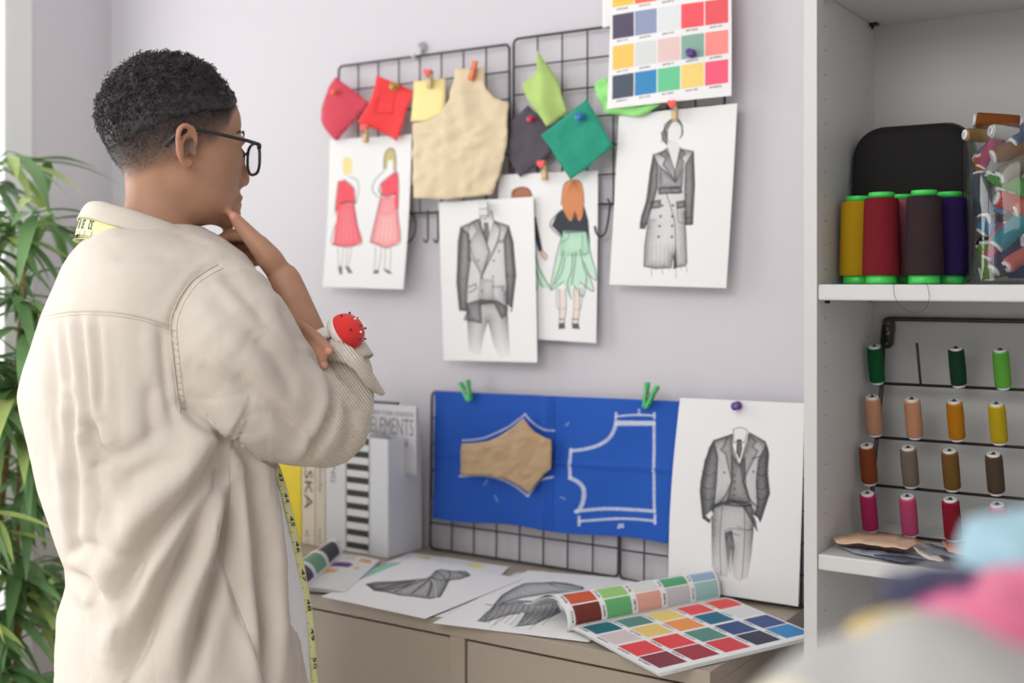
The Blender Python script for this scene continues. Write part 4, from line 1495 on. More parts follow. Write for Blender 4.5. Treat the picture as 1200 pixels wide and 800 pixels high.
# magazines standing in the file
yM = -0.075
xm0_, xm1_ = on_y(433, 490, yM).x, on_y(487.5, 490, yM).x
ztm = on_y(460, 474, yM).z
M_mag = mat('pale_grey_cover', L(206, 206, 210), 0.45)
mg = thing('magazine', ((x0 + x1) / 2, yM, ZC), 'pale grey magazine with ELEMENTS in capitals standing up out of the file', 'magazine')
c = MB()
xm1_ = x1 - .004 if xm1_ > x1 - .004 and False else xm1_
c.box((xm0_, yM, ZC + .15), (xm1_, yM + .0012, ztm))
zr = lambda py: on_y(460, py, yM).z
wv = xm1_ - xm0_
add_text(c, 'ELEMENTS', (xm0_ + wv * .03, yM - .0004, zr(509)), (wv * .92, 0, 0), (0, 0, zr(489.5) - zr(509)), 2)
add_text(c, 'NEW YORK FASHION', (xm0_ + wv * .03, yM - .0004, zr(487)), (wv * .92, 0, 0), (0, 0, zr(481.5) - zr(487)), 2)
add_text(c, 'DESIGN', (xm0_ + wv * .03, yM - .0004, zr(522)), (wv * .8, 0, 0), (0, 0, zr(512) - zr(522)), 2)
c.build('cover', [M_mag, M_text, M_gtext], mg)
MB().box((xm0_ + .001, yM + .0013, ZC + .15), (xm1_ - .001, yM + .008, ztm - .001)).build('page_block', M_leaf, mg)
mg2 = thing('magazine', ((x0 + x1) / 2, yM + .015, ZC), 'dark topped magazine standing in the file behind the pale grey one', 'magazine')
yD = yM + .0085
MB().box((on_y(430, 490, yD).x, yD, ZC + .15), (on_y(465, 490, yD).x, yD + .008, on_y(450, 470.5, yD).z), bev=.001).build('cover', mat('dark_cover', (0.07, 0.07, 0.075), .5), mg2)
# ================================================================== thread cones on the upper shelf
def thread_mat(n, r, g, b):
    return mat(n, L(r, g, b), 0.75, bump=('Z', 260, .9), spec=.15)


M_gcore = mat('bright_green_plastic', L(62, 200, 84), 0.35)


def cone(px, ytop, y, col, label, k=1.0):
    base = on_y(px, 331, y)
    base.z = ZS1 + .0005
    h = on_y(px, ytop, y).z - ZS1
    d = (base - CAM).dot(FV)
    r = 22.0 * d / F_PX * k
    o = thing('thread_cone', base, label, 'thread cone')
    M = Matrix.Translation(base)
    MB().lathe([(r * .2, 0), (r * .80, 0), (r * .82, .003), (r * .80, h * .10), (r * .62, h * .12), (r * .52, h * .94), (r * .66, h * .945), (r * .68, h * .985), (r * .64, h), (r * .25, h), (r * .2, h * .97), (r * .2, 0)], 32, 0, M, cap=False).build('core', M_gcore, o)
    pr = [(r * .6, h * .095), (r * .97, h * .095), (r * 1.0, h * .11)]
    for i in range(1, 24):
        t = i / 24
        pr.append((r * (1.0 - .10 * t) * (1 + .004 * math.sin(i * 2.4)), h * (.11 + .80 * t)))
    pr += [(r * .885, h * .925), (r * .8, h * .935), (r * .5, h * .935)]
    MB().lathe(pr, 40, 0, M, cap=False).build('thread', col, o)
    return o


cone(1033, 226, -.232, thread_mat('crimson_thread', 152, 40, 52), 'crimson thread cone on green core, standing between the yellow and the dark brown one')
cone(1083, 223.5, -.232, thread_mat('dark_brown_thread', 72, 56, 60), 'dark brown thread cone on green core, at the front of the shelf')
cone(1006, 230.5, -.185, thread_mat('yellow_thread', 232, 182, 34), 'yellow thread cone on green core, nearest the drilled upright')
cone(1112, 225.5, -.185, thread_mat('violet_thread', 62, 42, 108), 'violet thread cone on green core, beside the clear jar')
cone(1056, 228.5, -.180, thread_mat('pink_thread', 214, 130, 150), 'pink thread cone just showing behind the crimson and dark brown cones')

# loose thread end hanging over the shelf edge
th = [on_y(1047, 332, CYF + .03), on_y(1047, 334.5, CYF - .001), on_y(1048, 345, CYF - .003), on_y(1054, 357, CYF - .003), on_y(1066, 365, CYF - .004), on_y(1079, 365, CYF - .004), on_y(1087, 358, CYF - .004), on_y(1089, 346, CYF - .003), on_y(1086, 334.5, CYF - .001), on_y(1083, 331, CYF + .02)]
th[0].z = th[-1].z = ZS1 + .001
th[1].z = th[-2].z = ZS1 + .001
tag(MB().tube(smooth_curve([tuple(v) for v in th], 6), .0003, 5).build('loose_thread', mat('brown_thread_line', (0.06, 0.045, 0.045), .8)), 'loose dark thread hanging in a loop over the edge of the shelf', 'thread')

# ================================================================== black zip case
M_case = mat('black_fabric_case', (0.016, 0.015, 0.015), 0.75, bump=('noise', 1200, .2), spec=.15)
y0c = -0.157
pl_, pr_ = on_y(992, 300, y0c), on_y(1131, 300, y0c)
hc = on_y(1060, 147, y0c).z - ZS1
wc_ = pr_.x - pl_.x
oc = thing('zip_case', ((pl_.x + pr_.x) / 2, y0c + .03, ZS1), 'black rounded zip case standing upright behind the thread cones', 'case')


def case_outline(k, n=14):
    w2, h2, rr = wc_ / 2 * k, hc, .036
    pts = []
    for cx_, cz_, a0 in ((w2 - rr, h2 * k - rr, 0), (-w2 + rr, h2 * k - rr, 90), (-w2 + .012, .012, 180), (w2 - .012, .012, 270)):
        r_ = rr if a0 < 180 else .012
        for i in range(n + 1):
            a = math.radians(a0 + 90 * i / n)
            pts.append((cx_ + r_ * math.cos(a), max(cz_ + r_ * math.sin(a), .0) + (0.004 * math.cos((cx_ + r_ * math.cos(a)) / w2 * 1.5) if a0 < 180 else 0)))
    return pts


m = MB()
layers = [(.93, .0), (.975, .004), (1.0, .012), (1.0, .026), (1.004, .028), (1.004, .031), (1.0, .033), (1.0, .048), (.975, .056), (.93, .060)]
N_ = len(case_outline(1))
vs, fs = [], []
for k_, dy in layers:
    for (x, z) in case_outline(k_):
        # leans a little against the back
        vs.append(Vector(((pl_.x + pr_.x) / 2 + x, y0c + dy + z * .12, ZS1 + .001 + z)))
for i in range(len(layers) - 1):
    for k_ in range(N_):
        k2 = (k_ + 1) % N_
        fs.append((i * N_ + k_, i * N_ + k2, (i + 1) * N_ + k2, (i + 1) * N_ + k_))
fs.append(tuple(reversed(range(N_))))
fs.append(tuple(range((len(layers) - 1) * N_, len(layers) * N_)))
m.add(vs, fs)
m.build('shell', M_case, oc)
zp = MB()
zp.tube([Vector(((pl_.x + pr_.x) / 2 + x * 1.0, y0c + .0295 + z * .12, ZS1 + .001 + z)) for x, z in case_outline(1.008)[:2 * 15]], .0018, 6)
zp.build('zip', mat('zip_black', (0.01, 0.01, 0.01), .4), oc)

# ================================================================== clear jar of spools
M_acr = clear_mat('clear_acrylic', tint=(0.94, 0.95, 0.95), gloss=0.025, edge=0.42, rough=.03, rim=(.45, .47, .48))
yj = -0.178
jc = on_y(1197, 330, yj)
jc.z = ZS1 + .0006
RJ = .0695
HJ = on_y(1150, 155, yj).z - ZS1
jar = thing('jar', jc, 'clear acrylic jar heaped with small colourful thread spools', 'jar')
M = Matrix.Translation(jc)
MB().lathe([(0, 0), (RJ, 0), (RJ, .004), (RJ, HJ - .002), (RJ - .0012, HJ), (RJ - .0028, HJ - .001), (RJ - .003, .005), (0, .005)], 40, 0, M, cap=False).build('wall', M_acr, jar)
M_core = mat('white_spool_core', (0.72, 0.72, 0.72), 0.35)
M_corein = mat('spool_bore', (0.03, 0.03, 0.03), 0.8)


def spool_parts(r, h, k=1.0):
    co = MB()
    co.lathe([(r * .34, 0), (r * .78, 0), (r * .80, h * .03), (r * .62, h * .07), (r * .5, h * .10), (r * .5, h * .90), (r * .62, h * .93), (r * .78, h * .955), (r * .78, h * .985), (r * .72, h), (r * .40, h), (r * .34, h * .97), (r * .34, 0)], 20, 0, cap=False)
    pr = [(r * .5, h * .06), (r * .9, h * .065)]
    for i in range(13):
        t = i / 12
        pr.append((r * (1.0 + .03 * math.sin(t * math.pi) + .012 * math.sin(i * 2.1)), h * (.08 + .84 * t)))
    pr += [(r * .9, h * .94), (r * .5, h * .945)]
    tm = MB()
    tm.lathe(pr, 22, 0, cap=False)
    return co, tm


SR, SH = .0105, .056
_co, _tm = spool_parts(SR, SH)
proto_core = _co.build('core', M_core, loc=(0, 0, 0))
proto_thr = _tm.build('thread', M_core, loc=(0, 0, 0))
core_me, thr_me = proto_core.data, proto_thr.data
bpy.data.objects.remove(proto_core)
bpy.data.objects.remove(proto_thr)
_thr_cache = {}


def spool(loc, axis, col, label, group=None, scale=1.0, bare=False):
    """white core and thread; copies share their mesh, one thread mesh for each colour"""
    o = thing('thread_spool', loc, label, 'thread spool', group)
    o.rotation_mode = 'QUATERNION'
    o.rotation_quaternion = Vector(axis).normalized().to_track_quat('Z', 'Y')
    o.scale = (scale,) * 3
    c = bpy.data.objects.new('core', core_me)
    COL.objects.link(c)
    c.parent = o
    if not bare:
        if col.name not in _thr_cache:
            me = thr_me.copy()
            me.materials.clear()
            me.materials.append(col)
            _thr_cache[col.name] = me
        t = bpy.data.objects.new('thread', _thr_cache[col.name])
        COL.objects.link(t)
        t.parent = o
    return o


def tm_(n, r, g, b):
    return thread_mat(n, r, g, b)


X7 = lambda x, y: (x / 3.333 + 1100, y / 3.333 + 110)
# (crop x,y of the two ends), distance from the jar axis towards the room, colour, label
jl = [
    ((140, 105), (320, 118), .010, tm_('rust_thread', 150, 86, 38), 'rust brown spool lying across the top of the jar heap', 1.0),
    ((122, 162), (185, 165), .030, tm_('ochre_thread', 186, 134, 60), 'ochre spool sticking out of the rim beside the black case', .75),
    ((130, 250), (200, 195), .050, tm_('rose_thread', 226, 90, 140), 'rose pink spool just under the jar rim', .85),
    ((118, 275), (165, 330), .040, tm_('orange_thread', 240, 120, 30), 'orange spool against the jar wall under the rose pink one', .8),
    ((205, 310), (330, 385), .058, tm_('grass_green_thread', 84, 176, 62), 'grass green spool slanting down inside the jar', 1.1),
    ((118, 515), (245, 410), .058, tm_('sky_blue_thread', 96, 160, 208), 'sky blue spool slanting up inside the jar', 1.1),
    ((235, 580), (345, 470), .062, tm_('turquoise_thread', 30, 160, 176), 'turquoise spool slanting up low in the jar', 1.15),
    ((125, 565), (200, 515), .045, tm_('black_thread', 34, 34, 38), 'black spool behind the sky blue one in the jar', 1.0),
    ((175, 610), (230, 545), .058, tm_('magenta_thread', 224, 70, 130), 'magenta spool low in the jar beside the turquoise one', .9),
    ((135, 640), (175, 660), .056, tm_('apple_green_thread', 140, 190, 70), 'apple green spool at the bottom of the jar', .85),
    ((150, 700), (225, 690), .058, tm_('slate_thread', 70, 72, 80), 'slate grey spool lying on the bottom of the jar', .9),
    ((240, 660), (320, 585), .050, tm_('navy_thread', 44, 44, 92), 'navy spool under the turquoise one in the jar', 1.1),
    ((135, 440), (155, 345), .048, tm_('steel_thread', 92, 104, 116), 'steel grey spool standing on end against the jar wall', 1.0),
    ((270, 420), (350, 445), .048, tm_('vermilion_thread', 226, 70, 50), 'vermilion spool behind the grass green one in the jar', 1.0),
    ((250, 230), (345, 195), .045, tm_('bronze_thread', 150, 96, 44), 'bronze brown spool near the top of the jar', 1.0),
    ((225, 290), (265, 215), .040, tm_('pale_grey_thread', 200, 200, 202), 'pale grey spool in the upper half of the jar', .95),
    ((270, 300), (330, 260), .056, tm_('taupe_thread', 150, 132, 112), 'taupe spool with a white end in the upper half of the jar', .95),
    ((300, 650), (350, 615), .058, tm_('salmon_thread', 240, 120, 110), 'salmon spool low in the jar beside the navy one', .9),
    ((240, 150), (300, 160), .050, tm_('white_thread', 220, 220, 222), 'white ended spool leaning on the jar rim', .8),
    ((318, 165), (360, 130), .035, tm_('denim_thread', 84, 104, 140), 'denim blue spool leaning over the jar rim', .9),
    ((215, 470), (290, 450), .045, tm_('plum_thread', 60, 44, 66), 'dark plum spool in the middle of the jar', 1.0),
    ((150, 330), (200, 280), .030, tm_('moss_thread', 80, 90, 50), 'moss green spool deep in the upper part of the jar', .9),
    ((265, 350), (300, 300), .030, tm_('sand_thread', 196, 170, 130), 'sand coloured spool deep in the upper part of the jar', .9),
    ((170, 240), (230, 190), .020, tm_('lilac_thread', 170, 110, 160), 'lilac spool deep under the rust brown one', .9),
]
for (a, b, q_, col, lb, k) in jl:
    pa, pb = X7(*a), X7(*b)
    q_ = min(q_, .054)
    A3, B3 = on_y(pa[0], pa[1], yj - q_), on_y(pb[0], pb[1], yj - q_ + .012)
    # keep both ends inside the wall
    for v in (A3, B3):
        if v.z < ZS1 + HJ - .004:
            dx = Vector((v.x - jc.x, v.y - jc.y, 0))
            if dx.length > RJ - .0035 - SR * .8:
                dx = dx.normalized() * (RJ - .0035 - SR * .8)
                v.x, v.y = jc.x + dx.x, jc.y + dx.y
    ax = (B3 - A3).normalized()
    mid = (A3 + B3) / 2
    s = max(.7, min(k, 1.1)) * 1.05
    for it_ in range(60):
        e_ = max(math.hypot(q_2.x - jc.x, q_2.y - jc.y) for q_2 in (mid - ax * SH * s / 2, mid + ax * SH * s / 2))
        if e_ + SR * s * .9 < RJ - .0045 or min(A3.z, B3.z) > ZS1 + HJ - .03:
            break
        mid = mid + (Vector((jc.x, jc.y, mid.z)) - mid) * .06
    st = mid - ax * SH * s / 2
    st.z = max(st.z, ZS1 + .006 + SR * s * (1 - abs(ax.z)))
    spool(st, ax, col, lb, 'thread spools in the clear jar', s)

far_cols = [('cobalt', 40, 80, 170), ('cherry', 190, 40, 60), ('sage', 140, 160, 120), ('gold', 210, 170, 60), ('teal', 30, 130, 130), ('coral', 236, 120, 96), ('indigo', 60, 56, 120), ('mint', 150, 210, 180), ('cream', 226, 216, 190), ('brick', 160, 70, 50)]
for i, (nm_, r_, g_, b_) in enumerate(far_cols):
    an = -1.3 + 1.9 * ((i * .618) % 1)
    rr_ = .022 + .016 * (i % 3) / 2
    c_ = jc + Vector((rr_ * math.cos(an) + .006, rr_ * math.sin(an), .018 + i * .0165))
    ax = Vector((math.cos(i * 2.4), math.sin(i * 2.4), .5 * math.sin(i * 1.7))).normalized()
    if rr_ > .03:
        ax = Vector((-math.sin(an), math.cos(an), .5 * math.sin(i * 1.7))).normalized()
    spool(c_ - ax * SH * .5, ax, thread_mat(nm_ + '_thread', r_, g_, b_), nm_ + ' spool in the far half of the clear jar', 'thread spools in the clear jar', 1.0)

# ================================================================== thread rack
M_rack = mat('rack_metal', (0.022, 0.018, 0.016), 0.4)
rk = thing('thread_rack', on_y(1100, 640, -.08), 'dark metal thread rack leaning in the cabinet bay, four rows of pegs', 'thread rack')
XE = CX1 - TK - .06
tY, rowY = -.020, [-.050, -.070, -.092, -.114]
lf = [on_y(1033, 449, rowY[0]), on_y(1027, 512, rowY[1]), on_y(1022, 568, rowY[2]), on_y(1019, 626.5, rowY[3])]
lf[3].z = max(lf[3].z, ZS2 + .004)
topA = on_y(1041, 373.5, tY)
fr = MB()
fr.tube([topA + Vector((-.006, 0, -.006)), topA + Vector((-.003, 0, -.001)), topA + Vector((.004, 0, 0)), Vector((XE - .004, tY, topA.z)), Vector((XE, tY, topA.z - .006))], .0033, 8)
fr.build('frame', M_rack, rk)
pm = MB()
c = on_y(1040, 391, tY - .004)
ol = []
for s_, a0 in ((1, 0), (-1, 180)):
    for i in range(9):
        a = math.radians(a0 + 180 * i / 8)
        ol.append((.0095 * math.cos(a), .0125 * s_ + .0095 * math.sin(a)))
pm.prism(ol, (1, 0, -.10), (.10, 0, 1), c, (0, .0035, 0), 0)
for zz_, r_ in ((.0015, .0034), (-.0145, .0017), (.0155, .0017)):
    pm.lathe([(r_, 0), (r_, .0003)], 14, 1, Matrix.Translation(c + Vector((zz_ * .1, -.0002, zz_))) @ Matrix.Rotation(math.pi / 2, 4, 'X'))
pm.box(c + Vector((-.0011, -.0005, .002)), c + Vector((.0011, -.0001, .009)), 1)
pm.build('mounting_plate', [M_rack, mat('plate_hole', (0.25, 0.25, 0.25), .5)], rk)
MB().tube([topA + Vector((-.006, 0, -.004))] + [v + Vector((0, .003, 0)) for v in lf], .0030, 8).build('side_rail', M_rack, rk)
MB().tube([Vector((XE, tY, topA.z - .004))] + [Vector((XE, v.y + .003, v.z)) for v in lf], .0030, 8).build('side_rail', M_rack, rk)
for v in lf:
    MB().tube([v, Vector((XE, v.y, v.z))], .0022, 8).build('rod', M_rack, rk)
rows = [
    [(1027, 405, 449, ('emerald_thread', 28, 112, 62), 'emerald spool at the upright end of the top rack row'), None,
     (1122.5, 407, 452.5, ('forest_thread', 38, 84, 58), 'dark forest green spool on the top rack row'), (1174.5, 409, 455, ('light_lime_thread', 128, 222, 88), 'light lime green spool on the top rack row')],
    [(1024.5, 464, 510, ('peach_thread', 236, 178, 142), 'peach spool on the second rack row, nearest the upright'), (1071, 466.5, 513, ('apricot_thread', 240, 176, 134), 'pale apricot spool on the second rack row, between peach and amber'),
     (1120.5, 469, 515.5, ('amber_thread', 228, 150, 34), 'amber spool on the second rack row'), (1170, 472, 519.5, ('lemon_thread', 232, 200, 40), 'lemon yellow spool on the second rack row')],
    [(1018, 521, 567, ('russet_thread', 160, 84, 48), 'russet spool on the third rack row, nearest the upright'), (1066.5, 523.5, 570, ('stone_thread', 146, 130, 114), 'stone grey spool on the third rack row'),
     (1115, 527, 574, ('mustard_brown_thread', 142, 106, 54), 'mustard brown spool on the third rack row'), (1166.5, 531, 578.5, ('umber_thread', 100, 84, 68), 'umber brown spool on the third rack row')],
    [(1019, 577, 625, ('cerise_thread', 206, 56, 112), 'cerise spool on the bottom rack row, nearest the upright'), (1065.5, 580.5, 628.5, ('candy_pink_thread', 226, 92, 140), 'candy pink spool on the bottom rack row'),
     (1116, 584, 632.5, ('scarlet_thread', 172, 36, 58), 'deep scarlet spool on the bottom rack row'), (1171, 590, 638, ('baby_pink_thread', 244, 150, 172), 'baby pink spool on the bottom rack row, farthest from the upright')]]
emp = [(1077, 405, 447)]
for r_, row in enumerate(rows):
    for k, it in enumerate(row):
        y = rowY[r_]
        if it is None:
            px, yt, yb = emp[0]
            a, b = on_y(px + 2, yb + 4, y), on_y(px - 2.5, yt - 3, y - .016)
            MB().tube([a, b], .0019, 8).build('peg', M_rack, rk)
            continue
        px, yt, yb, cdef, lb = it
        a = on_y(px + 1.5, yb, y - .004)
        b = on_y(px - 2.5, yt, y - .020)
        a.z = max(a.z, ZS2 + .007)
        ax = (b - a)
        hh = ax.length
        s = hh / SH
        ax.normalize()
        spool(a, ax, thread_mat(*cdef), lb, 'thread spools on the rack', s)
        MB().tube([Vector((a.x, y, a.z)), a, b + ax * .0012], .0017 * 1.3, 8).build('peg', M_rack, rk)

# ================================================================== cloth scraps on the lower shelf
def scrap(name, pts, h0, col, label, amp=.003, y_fn=None, edge=0.0, seed=0.0, step=5):
    """folded cloth lying on the lower shelf: outline in photo pixels on a plane a little above the shelf"""
    mb = MB()

    def to3(a, b, h):
        v = on_z(a, b, ZS2 + .0012 + h0)
        v.z += max(h, 0)
        v.y = min(max(v.y, CYF - .012), -.03)
        return v
    cloth_poly(mb, pts, to3, lambda x, y: amp * (1 + noise.noise(Vector((x * .06, y * .12, seed)))), step)
    return tag(mb.build(name, col, solid=.0011), label, 'fabric scrap')


M_skin_cloth = mat('apricot_cloth', L(226, 190, 162), 0.85)
M_bluecl = mat('grey_blue_cloth', L(150, 158, 172), 0.85)
M_navycl = mat('navy_cloth', L(84, 88, 110), 0.85)
M_orcl = mat('salmon_cloth', L(226, 150, 120), 0.85)
M_whcl = mat('cream_cloth', L(216, 206, 200), 0.85)
scrap('fabric_scrap', [(983, 641), (1040, 646), (1080, 652), (1088, 657), (1040, 657), (1000, 649)], .000, M_bluecl, 'thin grey blue cloth scrap under the apricot one on the lower shelf', .0015, seed=3)
scrap('fabric_scrap', [(1024, 651), (1060, 653), (1082, 657), (1060, 660), (1040, 657)], .003, M_navycl, 'small navy cloth scrap at the front of the lower shelf', .001, seed=5, step=4)
scrap('fabric_scrap', [(976, 633), (1010, 626.5), (1050, 631), (1084, 637.5), (1070, 643), (1062, 648), (1020, 642), (980, 639)], .007, M_skin_cloth, 'apricot cloth scrap folded on the lower shelf below the rack', .004, seed=1)
scrap('fabric_scrap', [(1084, 640), (1108, 646), (1140, 650), (1150, 656), (1120, 657), (1095, 652)], .004, mat('pewter_cloth', L(130, 136, 144), .85), 'pewter grey cloth scrap on the lower shelf beside the apricot one', .004, seed=9)
scrap('fabric_scrap', [(1069, 644), (1076, 651), (1086, 659), (1097, 662), (1106, 660), (1098, 653), (1090, 656), (1082, 649)], .010, M_whcl, 'cream cloth scrap with a rolled edge at the front of the lower shelf', .003, seed=7, step=3.5)
scrap('fabric_scrap', [(1103, 638), (1125, 641), (1160, 644), (1165, 652), (1130, 655), (1112, 651)], .011, M_orcl, 'salmon orange cloth scrap with a pointed corner on the lower shelf', .004, seed=11)
# ================================================================== bamboo plant by the window
random.seed(21)
pl0 = Vector((-2.035, -0.55, 0))
plant = thing('potted_bamboo', pl0, 'tall leafy green potted bamboo plant between the window and the person', 'plant')
M_leaf1 = mat('leaf_green', L(112, 152, 98), 0.45, var=(8, .3))
M_leaf2 = mat('young_leaf', L(182, 204, 122), 0.5, var=(8, .25))
M_cane = mat('cane', L(160, 130, 80), 0.5, bump=('Z', 30, .4))
M_pot = mat('grey_pot', L(150, 148, 146), 0.6)
MB().lathe([(0, 0), (.13, 0), (.135, .01), (.165, .28), (.175, .28), (.175, .31), (.155, .31), (.15, .27), (0, .27)], 36, 0, Matrix.Translation(pl0 + Vector((0, 0, .001))), cap=False).build('pot', M_pot, plant)
MB().lathe([(0, .262), (.15, .266), (.149, .255), (0, .255)], 30, 0, Matrix.Translation(pl0), cap=False).build('soil', mat('soil', (0.05, 0.035, 0.025), .95, bump=('noise', 80, .8)), plant)
stems = []
for k, (dx, dy, ht, lx, ly) in enumerate(((-.05, .02, 1.60, .05, .04), (.05, .04, 1.48, .07, .02), (.0, -.06, 1.66, .0, -.08), (.07, -.05, 1.30, .08, -.04), (-.07, -.04, 1.54, -.06, -.05), (.02, .08, 1.2, .05, .05))):
    pts = []
    for i in range(13):
        t = i / 12
        pts.append(pl0 + Vector((dx + lx * t * t + .012 * math.sin(t * 7 + k), dy + ly * t * t + .012 * math.cos(t * 6 + k * 2), .25 + (ht - .25) * t)))
    mb = MB()
    rr = [(.0115 - .009 * i / 12) for i in range(13)]
    mb.tube(pts, rr, 8)
    for i in range(1, 12):
        mb.tube([pts[i] + Vector((0, 0, -.004)), pts[i], pts[i] + Vector((0, 0, .004))], [rr[i], rr[i] * 1.22, rr[i]], 8)
    mb.build('cane', M_cane, plant)
    stems.append(pts)


def leaf_blade(mb, o, d, ln, wd, droop, mi):
    d = d.normalized()
    side = d.cross(Vector((0, 0, 1)))
    side = side.normalized() if side.length > .1 else Vector((1, 0, 0))
    n = 7
    vs, fs = [], []
    p = Vector(o)
    dd = Vector(d)
    for i in range(n + 1):
        t = i / n
        w_ = wd * (math.sin(math.pi * min(1, .08 + t * .92) ** .75)) if i < n else .0004
        up = side.cross(dd).normalized()
        vs += [p - side * w_ + up * w_ * .25, p, p + side * w_ + up * w_ * .25]
        dd = (dd + Vector((0, 0, -droop / n))).normalized()
        p = p + dd * (ln / n)
    for i in range(n):
        for j in (0, 1):
            fs.append((i * 3 + j, i * 3 + j + 1, i * 3 + j + 4, i * 3 + j + 3))
    mb.add(vs, fs, mi)


fo = MB()
for k, pts in enumerate(stems):
    for i in range(2, 13):
        for b_ in range(4):
            az = random.uniform(0, 2 * math.pi)
            el = random.uniform(.15, .8)
            d = Vector((math.cos(az) * math.cos(el), math.sin(az) * math.cos(el), math.sin(el)))
            base = pts[i] + (pts[min(i + 1, 12)] - pts[i]) * random.random()
            ln = random.uniform(.05, .13)
            e1 = base + d * ln * .6
            e2 = base + d * ln + Vector((0, 0, -.02))
            fo.tube([base, e1, e2], [.002, .0015, .001], 5)
            for q_ in range(random.randint(4, 6)):
                t = random.uniform(.35, 1)
                o = base + (e2 - base) * t
                a2 = az + random.uniform(-1.1, 1.1)
                e_ = random.uniform(-.5, .55)
                dl = Vector((math.cos(a2) * math.cos(e_), math.sin(a2) * math.cos(e_), math.sin(e_)))
                if o.x < XL + .16 and dl.x < 0:
                    dl.x = -dl.x
                leaf_blade(fo, o, dl, random.uniform(.11, .20), random.uniform(.009, .015), random.uniform(.4, 1.6), 0 if random.random() < .74 else 1)
fo.v = [(min(max(v[0], XL + .02), XS - .006 if v[2] < ZC + .01 and v[1] > -.40 else 9), min(v[1], -.03), v[2]) for v in fo.v]
fo.build('foliage', [M_leaf1, M_leaf2], plant)

# ================================================================== heap of cloth close to the camera, on a cutting table
ct_c = P(1125, 800, .46)
M_tab = mat('birch_table', L(206, 186, 156), 0.5)
TZ = 1.14
tb = thing('cutting_table', (ct_c.x, ct_c.y, 0), 'pale wooden cutting table carrying the heap of cloth', 'table')
# table axes follow the room
MB().box((ct_c.x - .13, ct_c.y - .14, TZ - .025), (ct_c.x + .40, ct_c.y + .15, TZ), bev=.003).build('table_top', M_tab, tb)
for sx in (-.115, .355):
    for sy in (-.125, .105):
        MB().box((ct_c.x + sx, ct_c.y + sy, 0), (ct_c.x + sx + .03, ct_c.y + sy + .03, TZ - .0252), bev=.002).build('leg', M_tab, tb)


HK = .68


def heap(name, c, rad, rot, material, label, seed, fold=.12, freq=5.0, base=None):
    """soft folded bundle: rounded body with drapes running over it"""
    mb = MB()
    c = CAM + (c - CAM) * HK
    rad = [r * HK for r in rad]
    vs, fs = [], []
    n, m = 72, 40
    R = Matrix.Rotation(rot, 3, 'Z')
    for j in range(m + 1):
        th_ = math.pi * j / m
        for k in range(n):
            a = 2 * math.pi * k / n
            d = Vector((math.sin(th_) * math.cos(a), math.sin(th_) * math.sin(a), math.cos(th_)))
            e = 1.0 + fold * math.sin(freq * d.x + 2.5 * noise.noise(d * 1.4 + Vector((seed, 0, 0)))) + fold * 1.1 * noise.noise(d * 2.2 + Vector((0, seed, 3)))
            v = Vector((d.x * rad[0], d.y * rad[1], d.z * rad[2])) * e
            if base is not None and v.z < 0:
                v.z *= (c[2] - base) / (rad[2] * 1.02)
            vs.append(Vector(c) + R @ v)
    for j in range(m):
        for k in range(n):
            k2 = (k + 1) % n
            fs.append((j * n + k, (j + 1) * n + k, (j + 1) * n + k2, j * n + k2))
    mb.add(vs, fs)
    zmin = min(v[2] for v in mb.v)
    if zmin < TZ + .002:
        mb.v = [(v[0], v[1], max(v[2], TZ + .002)) for v in mb.v]
    return tag(mb.build(name, material), label, 'cloth')


def soft(n, r, g, b):
    return mat(n, L(r, g, b), .9, bump=('noise', 300, .1), sheen=.1)


heap('folded_cloth', P(1082, 903, .60), (.092, .085, .072), TH, soft('ash_cloth', 164, 163, 160), 'grey white cloth bundle at the bottom of the near heap', 1.0, .07, 4.0, TZ + .003)
heap('folded_cloth', P(940, 850, .585), (.030, .04, .020), TH, soft('ivory_cloth', 220, 208, 178), 'ivory cloth corner beside the grey white bundle in the near heap', 14.0, .06, 4.0, TZ + .003)
heap('folded_cloth', P(1205, 772, .63), (.052, .05, .046), TH, soft('pink_cloth', 200, 104, 134), 'pink cloth bundle on the grey white one in the near heap', 4.0, .08)
heap('folded_cloth', P(1092, 731, .645), (.050, .022, .0085), TH + .35, soft('straw_cloth', 210, 184, 112), 'thin straw yellow cloth band under the magenta one in the near heap', 6.0, .05)
heap('folded_cloth', P(1142, 712, .66), (.036, .04, .016), TH, soft('magenta_cloth', 170, 70, 128), 'magenta cloth fold between the straw yellow band and the navy fold', 7.0, .07)
heap('folded_cloth', P(1106, 692, .675), (.034, .03, .013), TH + .15, soft('dark_navy_cloth', 44, 46, 76), 'dark navy cloth fold behind the magenta one in the near heap', 9.0, .07)
heap('folded_cloth', P(1226, 662, .70), (.046, .05, .036), TH, soft('pale_blue_cloth', 144, 176, 190), 'pale blue cloth bundle on top of the near heap', 11.0, .09)
# ================================================================== the person
random.seed(5)
D0 = 1.60
PHI = math.radians(30)                                  # torso faces the wall, turned to the right
FT = math.cos(PHI) * RV + math.sin(PHI) * FV             # torso facing
RT = math.cos(PHI - math.pi / 2) * RV + math.sin(PHI - math.pi / 2) * FV   # torso's right hand side
PHH = math.radians(33)
FH = math.cos(PHH) * RV + math.sin(PHH) * FV
RH = math.cos(PHH - math.pi / 2) * RV + math.sin(PHH - math.pi / 2) * FV
pz = P(205, 800, D0)
person = thing('person', (pz.x, pz.y, 0), 'person in an open beige overshirt and glasses, hand on chin, facing the pinned drawings', 'person')


